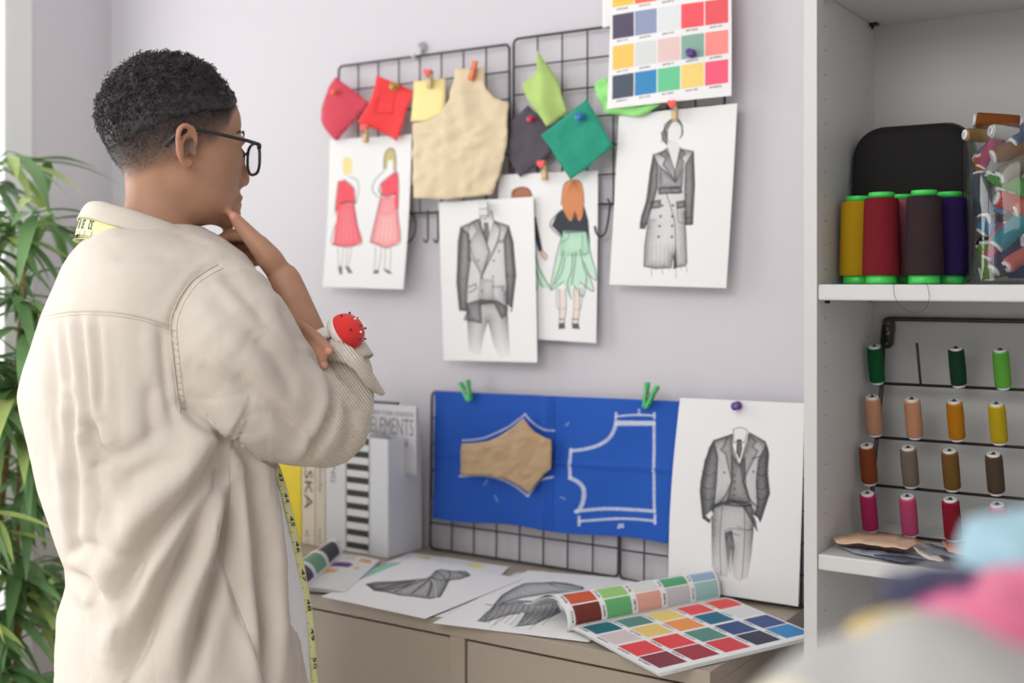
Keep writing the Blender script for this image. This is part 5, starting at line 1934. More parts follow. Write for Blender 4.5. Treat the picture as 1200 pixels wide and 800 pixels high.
def baked(mb, voxel, smooth=4, factor=.5):
    """union of closed pieces by voxel remesh, smoothed; returns numpy verts, faces"""
    o = mb.build('tmp', _mats['lilac_paint'], loc=(0, 0, 0))
    r = o.modifiers.new('r', 'REMESH')
    r.mode = 'VOXEL'
    r.voxel_size = voxel
    r.adaptivity = 0
    if smooth:
        s = o.modifiers.new('s', 'SMOOTH')
        s.iterations = smooth
        s.factor = factor
    dg = bpy.context.evaluated_depsgraph_get()
    me = bpy.data.meshes.new_from_object(o.evaluated_get(dg))
    n = len(me.vertices)
    v = np.empty(n * 3)
    me.vertices.foreach_get('co', v)
    f = [tuple(p.vertices) for p in me.polygons]
    bpy.data.objects.remove(o)
    bpy.data.meshes.remove(me)
    return v.reshape(-1, 3), f


def caps(mb, pts, radii, n=16, flat=1.0, up=None):
    """closed limb: rounded ends, smooth centre line"""
    pts = [np.array(p, float) for p in pts]
    cur = smooth_curve(pts, 6)
    k = len(cur)
    t_in = np.linspace(0, 1, len(pts))
    rr = np.interp(np.linspace(0, 1, k), t_in, radii)
    d0 = cur[0] - cur[1]
    d0 /= np.linalg.norm(d0)
    d1 = cur[-1] - cur[-2]
    d1 /= np.linalg.norm(d1)
    a = [cur[0] + d0 * rr[0] * math.sin(x) for x in (1.35, 1.0, .5)]
    ar = [rr[0] * math.cos(x) for x in (1.35, 1.0, .5)]
    b = [cur[-1] + d1 * rr[-1] * math.sin(x) for x in (.5, 1.0, 1.35)]
    br = [rr[-1] * math.cos(x) for x in (.5, 1.0, 1.35)]
    mb.tube([Vector(p) for p in a + list(cur) + b], ar + list(rr) + br, n, flat=flat, up=up)


# ---------------------------------------------------------------- rings of the trunk (photo row, left, right, half breadth, half thickness)
RINGS = [(264, 122, 236, .075, .080), (273, 106, 252, .105, .096), (283, 95, 268, .135, .110), (298, 82, 288, .165, .122), (314, 72, 300, .190, .130), (340, 60, 306, .205, .140),
         (370, 47, 310, .215, .148), (400, 37, 312, .220, .152), (430, 27, 315, .222, .155), (462, 19, 318, .222, .156), (490, 24, 320, .220, .155),
         (530, 34, 325, .214, .152), (570, 44, 329, .208, .150), (620, 60, 334, .203, .148), (658, 75, 340, .200, .146), (685, 77, 346, .200, .146),
         (720, 66, 353, .206, .150), (760, 64, 360, .212, .156), (800, 63, 366, .216, .160), (850, 66, 369, .220, .164), (905, 70, 372, .222, .166)]


def trunk_ring(row, xl, xr, hb, ht, n=48, shrink=0.0):
    z = CAM_H - (row - HOR) / F_PX * D0
    cx_, hw = (xl + xr) / 2, None
    pts0 = []
    for k in range(n):
        a = 2 * math.pi * k / n
        c_, s_ = math.cos(a), math.sin(a)
        e = 2.35
        x = math.copysign(abs(c_) ** (2 / e), c_) * hb
        y = math.copysign(abs(s_) ** (2 / e), s_) * ht
        pts0.append((x, y))
    off, sc = 0.0, 1.0
    c0 = P((xl + xr) / 2, HOR, D0)
    for it in range(6):
        pp = []
        for x, y in pts0:
            w_ = RT * x + FT * y
            r_ = w_.dot(RV) * sc + off
            d_ = w_.dot(FV)
            pp.append(Vector((c0.x, c0.y, z)) + RV * r_ + FV * d_)
        px = [proj(p)[0] for p in pp]
        l_, r2 = min(px), max(px)
        sc *= (xr - xl) / (r2 - l_)
        off += ((xl + xr) / 2 - (l_ + r2) / 2) * D0 / F_PX
    if shrink:
        ce = sum(pp, Vector()) / n
        pp = [p + (ce - p).normalized() * min(shrink, (ce - p).length * .8) for p in pp]
    return pp


def trunk(mb, rings, shrink=0.0, n=48):
    vs, fs = [], []
    m = 0
    for r_ in rings:
        vs += trunk_ring(*r_, n=n, shrink=shrink)
        m += 1
    for i in range(m - 1):
        for k in range(n):
            k2 = (k + 1) % n
            fs.append((i * n + k2, i * n + k, (i + 1) * n + k, (i + 1) * n + k2))
    fs.append(tuple(range(n)))
    fs.append(tuple(reversed(range((m - 1) * n, m * n))))
    mb.add(vs, fs)


# ---------------------------------------------------------------- joints
O_H = P(199, 168, D0)                                   # middle of the head
hp = lambda f, r, u: O_H + FH * f + RH * r + UV * u
SHR = P(248, 362, 1.49)
ELR = P(400, 498, 1.555)
WRR = P(333, 327, 1.600)
SHL = P(142, 368, 1.73)
ELL = P(232, 470, 1.86)
WRL = P(300, 404, 1.655)

# ---------------------------------------------------------------- body: one surface
body = MB()
body.ball(hp(.001, 0, .018), (.086, .074, .083), 28, M=Matrix((FH, RH, UV)).transposed())
MH = Matrix((FH, RH, UV)).transposed()
body.ball(hp(.034, 0, -.022), (.064, .064, .080), 24, M=MH)
body.ball(hp(.034, 0, -.062), (.058, .057, .050), 24, M=MH)
body.ball(hp(.015, 0, -.045), (.055, .061, .056), 24, M=MH)
body.ball(hp(.076, 0, -.092), (.022, .026, .021), 16, M=MH)
body.ball(hp(.048, 0, .030), (.048, .062, .050), 20, M=MH)
for s in (-1, 1):
    body.ball(hp(.082, s * .025, .006), (.014, .026, .008), 12, M=MH)     # brow
    body.ball(hp(.080, s * .029, -.013), (.012, .014, .011), 12, M=MH)    # lids
    body.ball(hp(.094, s * .010, -.050), (.009, .008, .007), 10, M=MH)    # nostril wings
caps(body, [hp(.088, 0, .006), hp(.095, 0, -.020), hp(.102, 0, -.041)], [.009, .0095, .0105], 12)
body.ball(hp(.101, 0, -.045), (.011, .012, .010), 12, M=MH)
body.ball(hp(.090, 0, -.070), (.011, .023, .0065), 12, M=MH)
body.ball(hp(.083, 0, -.060), (.014, .020, .014), 12, M=MH)
body.ball(hp(.082, 0, -.084), (.014, .020, .012), 12, M=MH)
body.ball(hp(.089, 0, -.080), (.011, .020, .0070), 12, M=MH)
# ears
for s in (-1, 1):
    ec = lambda f, u, o=0.0: hp(-.001 + f * .86, s * (.069 + .010 * (-f * 30 * .5 + .3) + o), -.012 + u * .88)
    helix = [ec(.012, -.004, .002), ec(.014, .012, .004), ec(.009, .025, .007), ec(-.003, .030, .010), ec(-.014, .025, .012), ec(-.018, .010, .013), ec(-.015, -.008, .010), ec(-.008, -.022, .006), ec(.003, -.028, .003), ec(.009, -.022, .001)]
    cur = smooth_curve([tuple(v) for v in helix], 4)
    body.tube([Vector(p) for p in cur], .0042, 8)
    body.ball(ec(.003, -.024, .002), (.0075, .005, .0075), 10, M=MH)      # lobe
    body.ball(ec(-.006, .002, -.002), (.011, .004, .020), 12, M=MH)       # bowl
    body.tube([ec(-.009, -.014, .007), ec(-.010, .002, .010), ec(-.005, .015, .008), ec(.004, .018, .006)], .0030, 8)
    body.ball(ec(.013, -.008, .002), (.0045, .004, .006), 8, M=MH)        # tragus
# neck
caps(body, [hp(-.012, 0, -.045), hp(-.013, 0, -.085), hp(-.022, 0, -.125), hp(-.036, 0, -.165)], [.047, .0455, .048, .060], 28)
# trunk under the clothes
trunk(body, [r for r in RINGS if 266 <= r[0] <= 905], shrink=.030, n=36)
# arms
caps(body, [SHR, (SHR + ELR) / 2, ELR], [.046, .042, .036], 18)
caps(body, [ELR, ELR.lerp(WRR, .3), ELR.lerp(WRR, .62), WRR], [.036, .036, .027, .0220], 18)
body.ball(P(348, 336, 1.612), (.008, .008, .008), 10)                    # wrist bone
caps(body, [SHL, (SHL + ELL) / 2, ELL], [.052, .045, .038], 18)
caps(body, [ELL, ELL.lerp(WRL, .35), WRL], [.038, .037, .023], 18)
# legs
hipc = P(218, 850, D0)
LEG = {}
for s in (-1, 1):
    h_ = hipc + RT * s * .095
    kn = Vector((h_.x, h_.y, .47)) + FT * .015 + RT * s * .012
    an = Vector((h_.x, h_.y, .085)) + RT * s * .02 - FT * .01
    LEG[s] = (h_, kn, an)
    caps(body, [h_, (h_ + kn) / 2, kn, (kn + an) / 2 + FT * -.015, an], [.085, .072, .053, .05, .036], 20)
    caps(body, [an, an + FT * .07 - UV * .045, an + FT * .15 - UV * .055], [.034, .032, .022], 14, flat=.8)


def finger(pts, r0, r1):
    caps(body, pts, list(np.linspace(r0, r1, len(pts))), 12)


def knuckles(wr, mcps, th_w):
    """palm: wrist to knuckles as overlapping flat limbs"""
    for m in mcps:
        caps(body, [wr.lerp(m, -.05), wr.lerp(m, .5), m], [.017, .0145, .0105], 12)
    for a, b in zip(mcps[:-1], mcps[1:]):
        caps(body, [wr.lerp(a.lerp(b, .5), .3), wr.lerp(a.lerp(b, .5), .6), wr.lerp(a.lerp(b, .5), .92)], [.016, .0135, .010], 10)


# right hand: thumb on the chin, fingers curled beneath it
mc = [P(293, 276, 1.622), P(300, 283, 1.640), P(307, 292, 1.655), P(313, 303, 1.668)]
knuckles(WRR, mc, .01)
finger([mc[0], P(272, 277, 1.648), P(256, 280, 1.642), P(244, 284, 1.630)], .0100, .0072)
finger([mc[1], P(281, 286, 1.668), P(265, 290, 1.660), P(254, 295, 1.645)], .0102, .0074)
finger([mc[2], P(287, 296, 1.680), P(273, 300, 1.670), P(262, 303, 1.655)], .0098, .0070)
finger([mc[3], P(296, 307, 1.688), P(285, 310, 1.678), P(277, 311, 1.668)], .0085, .0062)
thb = [WRR.lerp(P(318, 306, 1.596), .55), P(316, 303, 1.592), P(297, 281, 1.590), P(283, 265, 1.597), P(273, 252, 1.606)]
caps(body, thb, [.017, .0175, .0140, .0118, .0088], 14)
# left hand: holds the right upper arm from inside, fingertips over the sleeve
ml = [P(333, 372, 1.565), P(326, 384, 1.568), P(322, 396, 1.572), P(318, 408, 1.578)]
knuckles(WRL, ml, .01)
LTIP = [P(386, 411, 1.506), P(380, 428.5, 1.503), P(362, 443, 1.515), P(348, 446, 1.53)]
finger([ml[0], P(353, 383, 1.545), P(371, 396, 1.520), LTIP[0]], .0090, .0070)
finger([ml[1], P(348, 397, 1.540), P(368, 412, 1.512), LTIP[1]], .0088, .0068)
finger([ml[2], P(342, 411, 1.55), P(355, 426, 1.53), LTIP[2]], .0096, .0072)
finger([ml[3], P(336, 420, 1.56), P(345, 431, 1.545), LTIP[3]], .0085, .0064)
caps(body, [WRL, P(312, 385, 1.60), P(325, 362, 1.585), P(338, 356, 1.58)], [.016, .0145, .012, .009], 12)

bv, bf = baked(body, .0030, 5)


def head_local(v):
    w_ = v - np.array(O_H)
    return w_ @ np.array(FH), w_ @ np.array(RH), w_ @ np.array(UV)


# the broad planes of skull, cheek, jaw and neck run smoothly into each other
f_, r_, u_ = head_local(bv)
msk = (u_ > -.16) & (np.hypot(f_, r_) < .13) & ~((np.abs(r_) > .066) & (f_ > -.030) & (f_ < .027) & (u_ > -.052) & (u_ < .03)) & ~((f_ > .078) & (np.abs(r_) < .036))
fa_ = np.array([q for q in bf if len(q) == 4])
ea = np.concatenate([fa_[:, [0, 1]], fa_[:, [1, 2]], fa_[:, [2, 3]], fa_[:, [3, 0]]])
deg = np.bincount(ea[:, 0], minlength=len(bv)) + np.bincount(ea[:, 1], minlength=len(bv))
for it_ in range(22):
    acc = np.stack([np.bincount(ea[:, 0], bv[ea[:, 1], c_], len(bv)) + np.bincount(ea[:, 1], bv[ea[:, 0], c_], len(bv)) for c_ in range(3)], 1)
    new_ = bv * .4 + .6 * acc / np.maximum(deg, 1)[:, None]
    bv = np.where(msk[:, None], new_, bv)
bm_mesh = BVHTree.FromPolygons([Vector(v) for v in bv], bf)

# hair line on the head (height above which hair is dense, by front-back position)
HLF = [-.13, -.100, -.080, -.055, -.029, .000, .024, .045, .060, .072, .09]
HLU = [-.038, -.030, -.014, .004, .018, .028, .036, .040, .040, .052, .066]


f_, r_, u_ = head_local(bv)
ul = np.interp(f_, HLF, HLU)
fade_w = np.interp(f_, [-.10, -.05, .0, .04, .07], [.052, .060, .056, .046, .012])
den = np.clip(1 - (ul - u_) / fade_w, 0, 1)
onhead = (np.abs(f_) < .14) & (np.abs(r_) < .088) & (u_ > -.12) & (f_ < .092)
ear_m = (((f_ + .003) / .024) ** 2 + ((u_ + .010) / .039) ** 2 < 1) & (np.abs(r_) > .0762)
den = np.where(onhead & ~ear_m, den ** .95, 0)
den = den * (0.85 + .15 * rng.rand(len(den)))
SKIN = np.array(L(174, 132, 106))
SKIN2 = np.array(L(200, 142, 112))
STUB = np.array(L(58, 48, 46))
col = np.tile(SKIN, (len(bv), 1))
# warmer ears, lips, fingertips
warm = np.zeros(len(bv))
warm = np.where(ear_m, np.clip((np.abs(r_) - .072) / .006, 0, 1) * .7, warm)
for p in LTIP + [P(273, 252, 1.606), P(244, 284, 1.63), hp(.088, 0, -.067)]:
    warm = np.maximum(warm, np.exp(-(np.linalg.norm(bv - np.array(p), axis=1) / .016) ** 2))
col = col * (1 - warm[:, None] * .8) + np.array(L(190, 132, 108)) * warm[:, None] * .8
mott = np.array([noise.noise(Vector(v) * 60) for v in bv[::1]]) * .06
col = col * (1 + mott[:, None])
col = col * (STUB / SKIN) ** den[:, None]
# nails
for p, nrm in ((P(271.5, 252, 1.597), 1), (P(384, 411, 1.498), 1), (P(379, 429, 1.496), 1)):
    d_ = np.linalg.norm(bv - np.array(p), axis=1)
    k_ = np.clip((.0062 - d_) / .0012, 0, 1)[:, None]
    col = col * (1 - k_ * .6) + np.array(L(226, 176, 154)) * k_ * .6


def np_mesh(name, v, f, material, parent, cols=None, loc=None, solid=0.0):
    loc = wloc(parent) if loc is None else loc
    me = bpy.data.meshes.new(name)
    me.from_pydata((np.asarray(v) - np.array(loc)).tolist(), [], f)
    if cols is not None:
        ca = me.color_attributes.new('Col', 'FLOAT_COLOR', 'POINT')
        rgba = np.ones((len(v), 4), dtype=np.float32)
        rgba[:, :3] = np.clip(cols, 0, 1)
        ca.data.foreach_set('color', rgba.ravel())
    me.materials.append(material)
    me.polygons.foreach_set('use_smooth', [True] * len(me.polygons))
    me.update()
    o = bpy.data.objects.new(name, me)
    COL.objects.link(o)
    o.parent = parent
    o.location = Vector(loc) - wloc(parent)
    if solid:
        md = o.modifiers.new('solid', 'SOLIDIFY')
        md.thickness = solid
        md.offset = -1
    return o


M_skin = mat('skin', rough=0.5, attr='Col', bump=('noise', 500, .12), spec=.35, sss=.08)
body_o = np_mesh('body', bv, bf, M_skin, person, col)

# ---------------------------------------------------------------- hair
M_hair = mat('black_hair', (0.030, 0.027, 0.028), 0.55, spec=.45)
hc = hp(-.010, 0, .020)


def hair_surf(d):
    hit = bm_mesh.ray_cast(hc + d * .30, -d, .30)
    return hit[0]


def hair_thick(f, r, u):
    base = float(np.interp(f, HLF, HLU))
    t = (u - base) / .055
    side = min(max(t, 0), 1)
    top = min(max((u - .02) / .08, 0), 1)
    return .0005 + .0095 * side ** .9 + .009 * top ** 1.2


HM = Matrix((FH, RH, UV)).transposed()
hv, hf, keep = [], [], []
nA, nB = 150, 80
for j in range(nB + 1):
    th_ = math.pi * .72 * j / nB
    for k in range(nA):
        a = 2 * math.pi * k / nA
        d = HM @ Vector((math.sin(th_) * math.cos(a), math.sin(th_) * math.sin(a), math.cos(th_)))
        s0 = hair_surf(d)
        if s0 is None:
            s0 = hc + d * .09
        w_ = s0 - O_H
        f, r, u = w_.dot(FH), w_.dot(RH), w_.dot(UV)
        ok = u > float(np.interp(f, HLF, HLU)) + .001 + .005 * noise.noise(s0 * 160) and abs(r) < .083
        keep.append(ok)
        tk = hair_thick(f, r, u) if ok else -.003
        b = noise.noise(s0 * 95) * .35 + noise.noise(s0 * 210) * .25
        hv.append(s0 + d * (tk * (1 + (b if ok else 0))))
for j in range(nB):
    for k in range(nA):
        k2 = (k + 1) % nA
        q = (j * nA + k, (j + 1) * nA + k, (j + 1) * nA + k2, j * nA + k2)
        if sum(keep[i] for i in q) >= 2:
            hf.append(q)
hmb = MB()
hmb.add(hv, hf)
# tight curls over the cap
good = [i for i in range(len(hv)) if keep[i] and i // nA > 0]
wts = np.array([math.sin(math.pi * .72 * (i // nA) / nB) for i in good])
near_ = np.array([1 + 3.0 * math.exp(-(((hv[i] - O_H).dot(UV) - float(np.interp((hv[i] - O_H).dot(FH), HLF, HLU))) / .012) ** 2) for i in good])
wts = wts * near_
pick = rng.choice(len(good), 8000, p=wts / wts.sum())
for pi_ in pick:
    c = hv[good[pi_]]
    d = (c - hc).normalized()
    w_ = c - O_H
    f, r, u = w_.dot(FH), w_.dot(RH), w_.dot(UV)
    above = min(max((u - float(np.interp(f, HLF, HLU))) / .05, 0), 1)
    R0 = random.uniform(.0018, .0042) * (.35 + .65 * above)
    t1 = d.cross(Vector((random.gauss(0, 1), random.gauss(0, 1), random.gauss(0, 1)))).normalized()
    t2 = d.cross(t1)
    ax = (d * random.uniform(.1, 1.0) + t1 * random.uniform(-.9, .9)).normalized()
    e1 = ax.cross(t2).normalized()
    e2 = ax.cross(e1)
    ln = random.uniform(.004, .011) * (.3 + .7 * above)
    turns = random.uniform(.8, 1.6)
    o = c - d * .003
    pts = []
    for i in range(9):
        t = i / 8
        an = turns * 2 * math.pi * t + pi_
        pts.append(o + ax * ln * t + R0 * (math.cos(an) * e1 + math.sin(an) * e2))
    hmb.tube(pts, [.0006] * 8 + [.0003], 3, cap=False)
# short stubble standing in the fade
st = rng.choice(np.where((den > .12) & onhead & (u_ < ul + .012))[0], 16000)
for i in st:
    v = Vector(bv[i])
    d = (v - hc)
    d = (d.normalized() + Vector((0, 0, -.8)) + .4 * Vector((random.gauss(0, 1), random.gauss(0, 1), random.gauss(0, 1)))).normalized()
    if rng.rand() > den[i] * 1.1:
        continue
    ln = .0012 + .0035 * den[i]
    v = v + Vector((random.gauss(0, .001), random.gauss(0, .001), random.gauss(0, .001)))
    s_ = d.cross(UV).normalized() * .00028
    hmb.add([v - s_, v + s_, v + d * ln], [(0, 1, 2)], 0)
hmb.build('hair', M_hair, person)
# eyebrows
eb = MB()
for s in (-1, 1):
    for i in range(60):
        t = random.random()
        b0 = hp(.0975 - .022 * t * t, s * (.012 + .034 * t), .010 + .006 * math.sin(t * 2.6) + random.uniform(-.002, .002))
        eb.tube([b0, b0 + RH * s * .006 + UV * .002 - FH * .001], [.0004, .0002], 4)
eb.build('eyebrows', M_hair, person)
ey = MB()
for s in (-1, 1):
    e = MB()
    e.ball(hp(.0790, s * .029, -.013), (.0085, .0105, .0068), 14, 0, MH)
    e.ball(hp(.0864, s * .029, -.013), (.0016, .0045, .0045), 12, 1, MH)
    e.build('eye', [mat('eye_white', (.7, .68, .66), .3), mat('iris', (.05, .025, .015), .2)], person)

# ---------------------------------------------------------------- overshirt
shirt = MB()
trunk(shirt, RINGS, n=64)
caps(shirt, [P(196, 306, 1.56), P(226, 330, 1.52), P(256, 368, 1.49)], [.040, .062, .076], 24)
s_pts = [P(235, 374, 1.505), P(266, 404, 1.475), P(302, 446, 1.490), P(340, 477, 1.520), P(378, 492, 1.553)]
s_r = [78 * 1.5 / F_PX, 84 * 1.475 / F_PX, 74 * 1.49 / F_PX, 66 * 1.52 / F_PX, 57 * 1.553 / F_PX]
caps(shirt, s_pts, s_r, 30)
caps(shirt, [P(380, 493, 1.553), P(394, 468, 1.570), P(400, 440, 1.578), P(398, 420, 1.582)], [56 * 1.553 / F_PX, 46 * 1.57 / F_PX, 38 * 1.578 / F_PX, 31 * 1.582 / F_PX], 26)
caps(shirt, [SHL, (SHL + ELL) / 2, ELL], [.066, .066, .060], 22)
caps(shirt, [ELL, ELL.lerp(WRL, .35), ELL.lerp(WRL, .75)], [.062, .055, .045], 20)
sv, sf = baked(shirt, .0037, 8)


def normals_of(v, f):
    fa = np.array(f)
    n = np.zeros_like(v)
    a, b, c, d = v[fa[:, 0]], v[fa[:, 1]], v[fa[:, 2]], v[fa[:, 3]]
    fn = np.cross(c - a, d - b)
    for i in range(4):
        np.add.at(n, fa[:, i], fn)
    return n / np.maximum(np.linalg.norm(n, axis=1, keepdims=True), 1e-12)


def proj_np(v):
    w_ = v - np.array(CAM)
    d = w_ @ np.array(FV)
    return 600 + F_PX * (w_ @ np.array(RV)) / d, HOR - F_PX * w_[:, 2] / d, d


def fold_brush(v, f, folds):
    """press folds into the cloth along curves; each: points, width px, depth m (+ valley, - ridge), shoulder share"""
    nrm = normals_of(v, f)
    px, py, d = proj_np(v)
    view = np.array(CAM) - v
    view /= np.linalg.norm(view, axis=1, keepdims=True)
    fc = np.clip((nrm * view).sum(1) * 2.2, 0, 1)
    disp = np.zeros(len(v))
    for pts, wd, dep, sh in folds:
        q = np.array(smooth_curve(pts, 6))
        m = (px > q[:, 0].min() - 4 * wd) & (px < q[:, 0].max() + 4 * wd) & (py > q[:, 1].min() - 4 * wd) & (py < q[:, 1].max() + 4 * wd)
        ii = np.where(m)[0]
        if not len(ii):
            continue
        X, Y = px[ii], py[ii]
        best = np.full(len(ii), 1e9)
        tt = np.zeros(len(ii))
        sg = np.zeros(len(ii))
        n = len(q) - 1
        for i in range(n):
            a, b = q[i], q[i + 1]
            ab = b - a
            l2 = max((ab ** 2).sum(), 1e-9)
            t = np.clip(((X - a[0]) * ab[0] + (Y - a[1]) * ab[1]) / l2, 0, 1)
            dx, dy = X - a[0] - t * ab[0], Y - a[1] - t * ab[1]
            dd = np.hypot(dx, dy)
            up_ = dd < best
            best[up_] = dd[up_]
            tt[up_] = ((i + t) / n)[up_]
            sg[up_] = np.sign(ab[0] * dy - ab[1] * dx)[up_]
        env = np.clip(np.sin(np.pi * np.clip(tt * .86 + .09, 0, 1)) * 1.6, 0, 1)
        g = np.exp(-(best / wd) ** 2)
        h = np.exp(-((best - 2.3 * wd) / (1.6 * wd)) ** 2) * sh
        h = h * np.where(sg > 0, 1.0, .45)
        if sh < 0 or sh > 1.5:
            # overlapping cloth: one side stands proud of the other along a sharp edge
            side = sg * (1 if sh > 0 else -1)
            sd_ = best * side
            disp[ii] += env * dep * np.tanh(sd_ / (wd * .35)) * np.exp(-best / (wd * (3.2 if True else 1)))
        else:
            disp[ii] += env * (-dep * g + dep * h)
    return v + nrm * (disp * fc)[:, None]


FOLDS = [
    # from the armpit down and across the back
    ([(262, 516), (240, 548), (212, 588), (184, 622), (166, 655), (152, 715)], 12, .021, .75),
    ([(268, 530), (246, 578), (221, 632), (196, 682), (172, 735), (150, 790)], 11, .019, .8),
    ([(272, 560), (268, 600), (258, 655), (240, 715), (220, 800)], 9, .018, .7),
    ([(290, 530), (296, 580), (304, 650), (310, 720), (317, 800)], 7, .019, .9),
    ([(265, 600), (264, 660), (284, 730), (312, 800)], 4, .003, .4),
    ([(322, 560), (330, 620), (336, 680), (344, 760)], 7, .008, .5),
    # laps: cloth standing proud on one side of a sharp edge
    ([(262, 514), (240, 548), (212, 588), (184, 622), (166, 652)], 12, .0075, 2),
    ([(268, 530), (246, 578), (221, 632), (196, 682), (172, 735), (150, 790)], 12, .0065, 2),
    ([(274, 552), (268, 600), (256, 655), (238, 720), (216, 800)], 10, .006, 2),
    ([(286, 522), (290, 570), (297, 620), (304, 680), (311, 740), (317, 800)], 9, .0085, -2),
    ([(265, 590), (263, 640), (266, 675), (284, 730), (300, 775), (312, 805)], 6, .003, 2),
    ([(322, 548), (326, 600), (331, 650), (333, 674)], 6, .004, 2),
    # waist crease and left back
    ([(74, 668), (92, 676), (112, 686), (124, 700)], 7, .011, .6),
    ([(80, 650), (98, 640), (120, 640), (150, 652)], 8, .006, .5),
    ([(84, 470), (86, 520), (88, 580), (90, 650)], 6, .006, .9),
    ([(60, 380), (62, 420), (66, 470), (74, 540)], 6, .005, .6),
    ([(72, 374), (78, 410), (84, 450)], 4, .004, .7),
    ([(92, 372), (97, 410), (102, 460), (108, 520)], 4, .004, .7),
    ([(112, 374), (116, 420), (118, 480)], 4, .0035, .7),
    ([(108, 500), (113, 520), (124, 532)], 6, .008, .7),
    ([(120, 540), (150, 530), (185, 505)], 10, .005, .5),
    ([(190, 385), (192, 420), (196, 460), (205, 500)], 6, .005, .5),
    ([(178, 450), (175, 480), (180, 520)], 8, .004, .5),
    ([(150, 560), (180, 545), (215, 535)], 10, .004, .5),
    ([(100, 560), (130, 600), (150, 640)], 14, .005, .5),
    # armhole
    ([(255, 309), (227, 328), (207, 358), (200, 384), (205, 430), (211, 480)], 3.5, .004, .35),
    ([(212, 470), (230, 492), (255, 508), (285, 520)], 6, .010, .4),
    # sleeve
    ([(250, 345), (275, 372), (300, 396)], 10, .004, .6),
    ([(262, 318), (290, 350), (312, 380)], 9, .004, .6),
    ([(230, 430), (262, 452), (300, 470)], 12, .005, .5),
    ([(275, 440), (305, 470), (345, 500)], 12, .005, .6),
    ([(300, 395), (325, 425), (345, 465)], 9, .005, .6),
    ([(320, 480), (350, 505), (372, 520)], 8, .005, .6),
    ([(330, 360), (338, 375), (346, 392), (358, 405)], 6, .004, .6),
    # upper arm cloth lapping over the turned forearm sleeve
    ([(368, 415), (380, 432), (388, 452), (388, 478), (380, 502), (366, 528), (352, 545)], 5, .012, .5),
    ([(392, 452), (405, 470), (412, 500), (405, 530)], 8, .006, .6),
    ([(396, 440), (415, 450), (430, 470)], 7, .005, .6),
    # collar base
    ([(104, 284), (130, 276), (165, 270), (205, 272), (245, 286)], 6, .004, .4),
    ([(200, 300), (170, 296), (130, 300)], 9, .003, .5),
]
sv = fold_brush(sv, sf, FOLDS)
# fine cloth unevenness
nr = normals_of(sv, sf)
amp = np.array([noise.noise(Vector(v) * 22) * .0011 + noise.noise(Vector(v) * 55) * .0005 for v in sv])
sv = sv + nr * amp[:, None]
# open front: leave out the cloth between the two front edges, and the hem
pxs, pys, ds = proj_np(sv)
tc_row = np.array([r[0] for r in RINGS])
zc_ = CAM_H - (tc_row - HOR) / F_PX * D0
cxs, cys, hts = [], [], []
for r in RINGS:
    c_ = sum(trunk_ring(*r, n=24), Vector()) / 24
    cxs.append(c_.x)
    cys.append(c_.y)
cxi = np.interp(-sv[:, 2], -zc_, cxs)
cyi = np.interp(-sv[:, 2], -zc_, cys)
rel = np.stack([sv[:, 0] - cxi, sv[:, 1] - cyi], 1)
fx = rel @ np.array([FT.x, FT.y])
rx = rel @ np.array([RT.x, RT.y])
cut = (fx > .07) & (np.abs(rx + .03) < .085) & (sv[:, 2] < CAM_H - (548 - HOR) / F_PX * D0)
cut |= sv[:, 2] < zc_[-1] + .006
# neck opening
cn = hp(-.040, 0, -.150)
cut |= (sv[:, 2] > zc_[1] + .002) & (np.hypot(sv[:, 0] - cn.x, sv[:, 1] - cn.y) < .045)
# right cuff opening
kf = [not (cut[f[0]] or cut[f[1]] or cut[f[2]] or cut[f[3]]) for f in sf]
sf2 = [f for f, k in zip(sf, kf) if k]
used = sorted({i for f in sf2 for i in f})
mp = {o: n for n, o in enumerate(used)}
sv2 = sv[used]
sf2 = [tuple(mp[i] for i in f) for f in sf2]
# even out the cut edges
from collections import Counter
cnt = Counter()
for f in sf2:
    for i in range(4):
        a, b = f[i], f[(i + 1) % 4]
        cnt[(min(a, b), max(a, b))] += 1
nbr = {}
for (a, b), c_ in cnt.items():
    if c_ == 1:
        nbr.setdefault(a, []).append(b)
        nbr.setdefault(b, []).append(a)
for it_ in range(40):
    new_ = {i: sv2[i] * .4 + .6 * sum(sv2[j] for j in n_) / len(n_) for i, n_ in nbr.items()}
    for i, p in new_.items():
        sv2[i] = p
M_shirt = mat('beige_cotton', L(205, 196, 185), 0.85, bump=('noise', 700, .22), spec=.2, sheen=.1)
M_rib = mat('beige_cotton_reverse', L(214, 205, 191), 0.85, bump=('DIAGONAL', 105, .6), spec=.2)
shirt_o = np_mesh('overshirt', sv2, sf2, M_shirt, person, solid=.0016)
shirt_o.data.materials.append(M_rib)
# the turned forearm sleeve shows the ribbed reverse of the cloth
qx, qy, qd_ = proj_np(sv2)
fa2 = np.array(sf2)
cx2, cy2, cd2 = qx[fa2].mean(1), qy[fa2].mean(1), qd_[fa2].mean(1)
lim = np.interp(cy2, [405, 415, 432, 452, 478, 502, 528, 548], [362, 368, 380, 388, 388, 381, 367, 352])
ribm = (cx2 > lim) & (cy2 > 400) & (cy2 < 560) & (cd2 < 1.66)
shirt_o.data.polygons.foreach_set('material_index', ribm.astype(np.int32))
sbvh = BVHTree.FromPolygons([Vector(v) for v in sv2], sf2)


def on_cloth(px, py, off=.0006, tree=None):
    d = P(px, py, 1.0) - CAM
    hit = (tree or sbvh).ray_cast(CAM, d.normalized(), 3.0)
    if hit[0] is None:
        return None
    return hit[0] - d.normalized() * off


def seam(pts, r=.0007, name='seam', material=None, off=.0006, k=10):
    q = [on_cloth(p[0], p[1], off) for p in smooth_curve(pts, k)]
    q = [p for p in q if p is not None]
    if len(q) > 2:
        mb = MB()
        mb.tube(q, r, 5)
        return mb.build(name, material or M_seam, shirt_o)


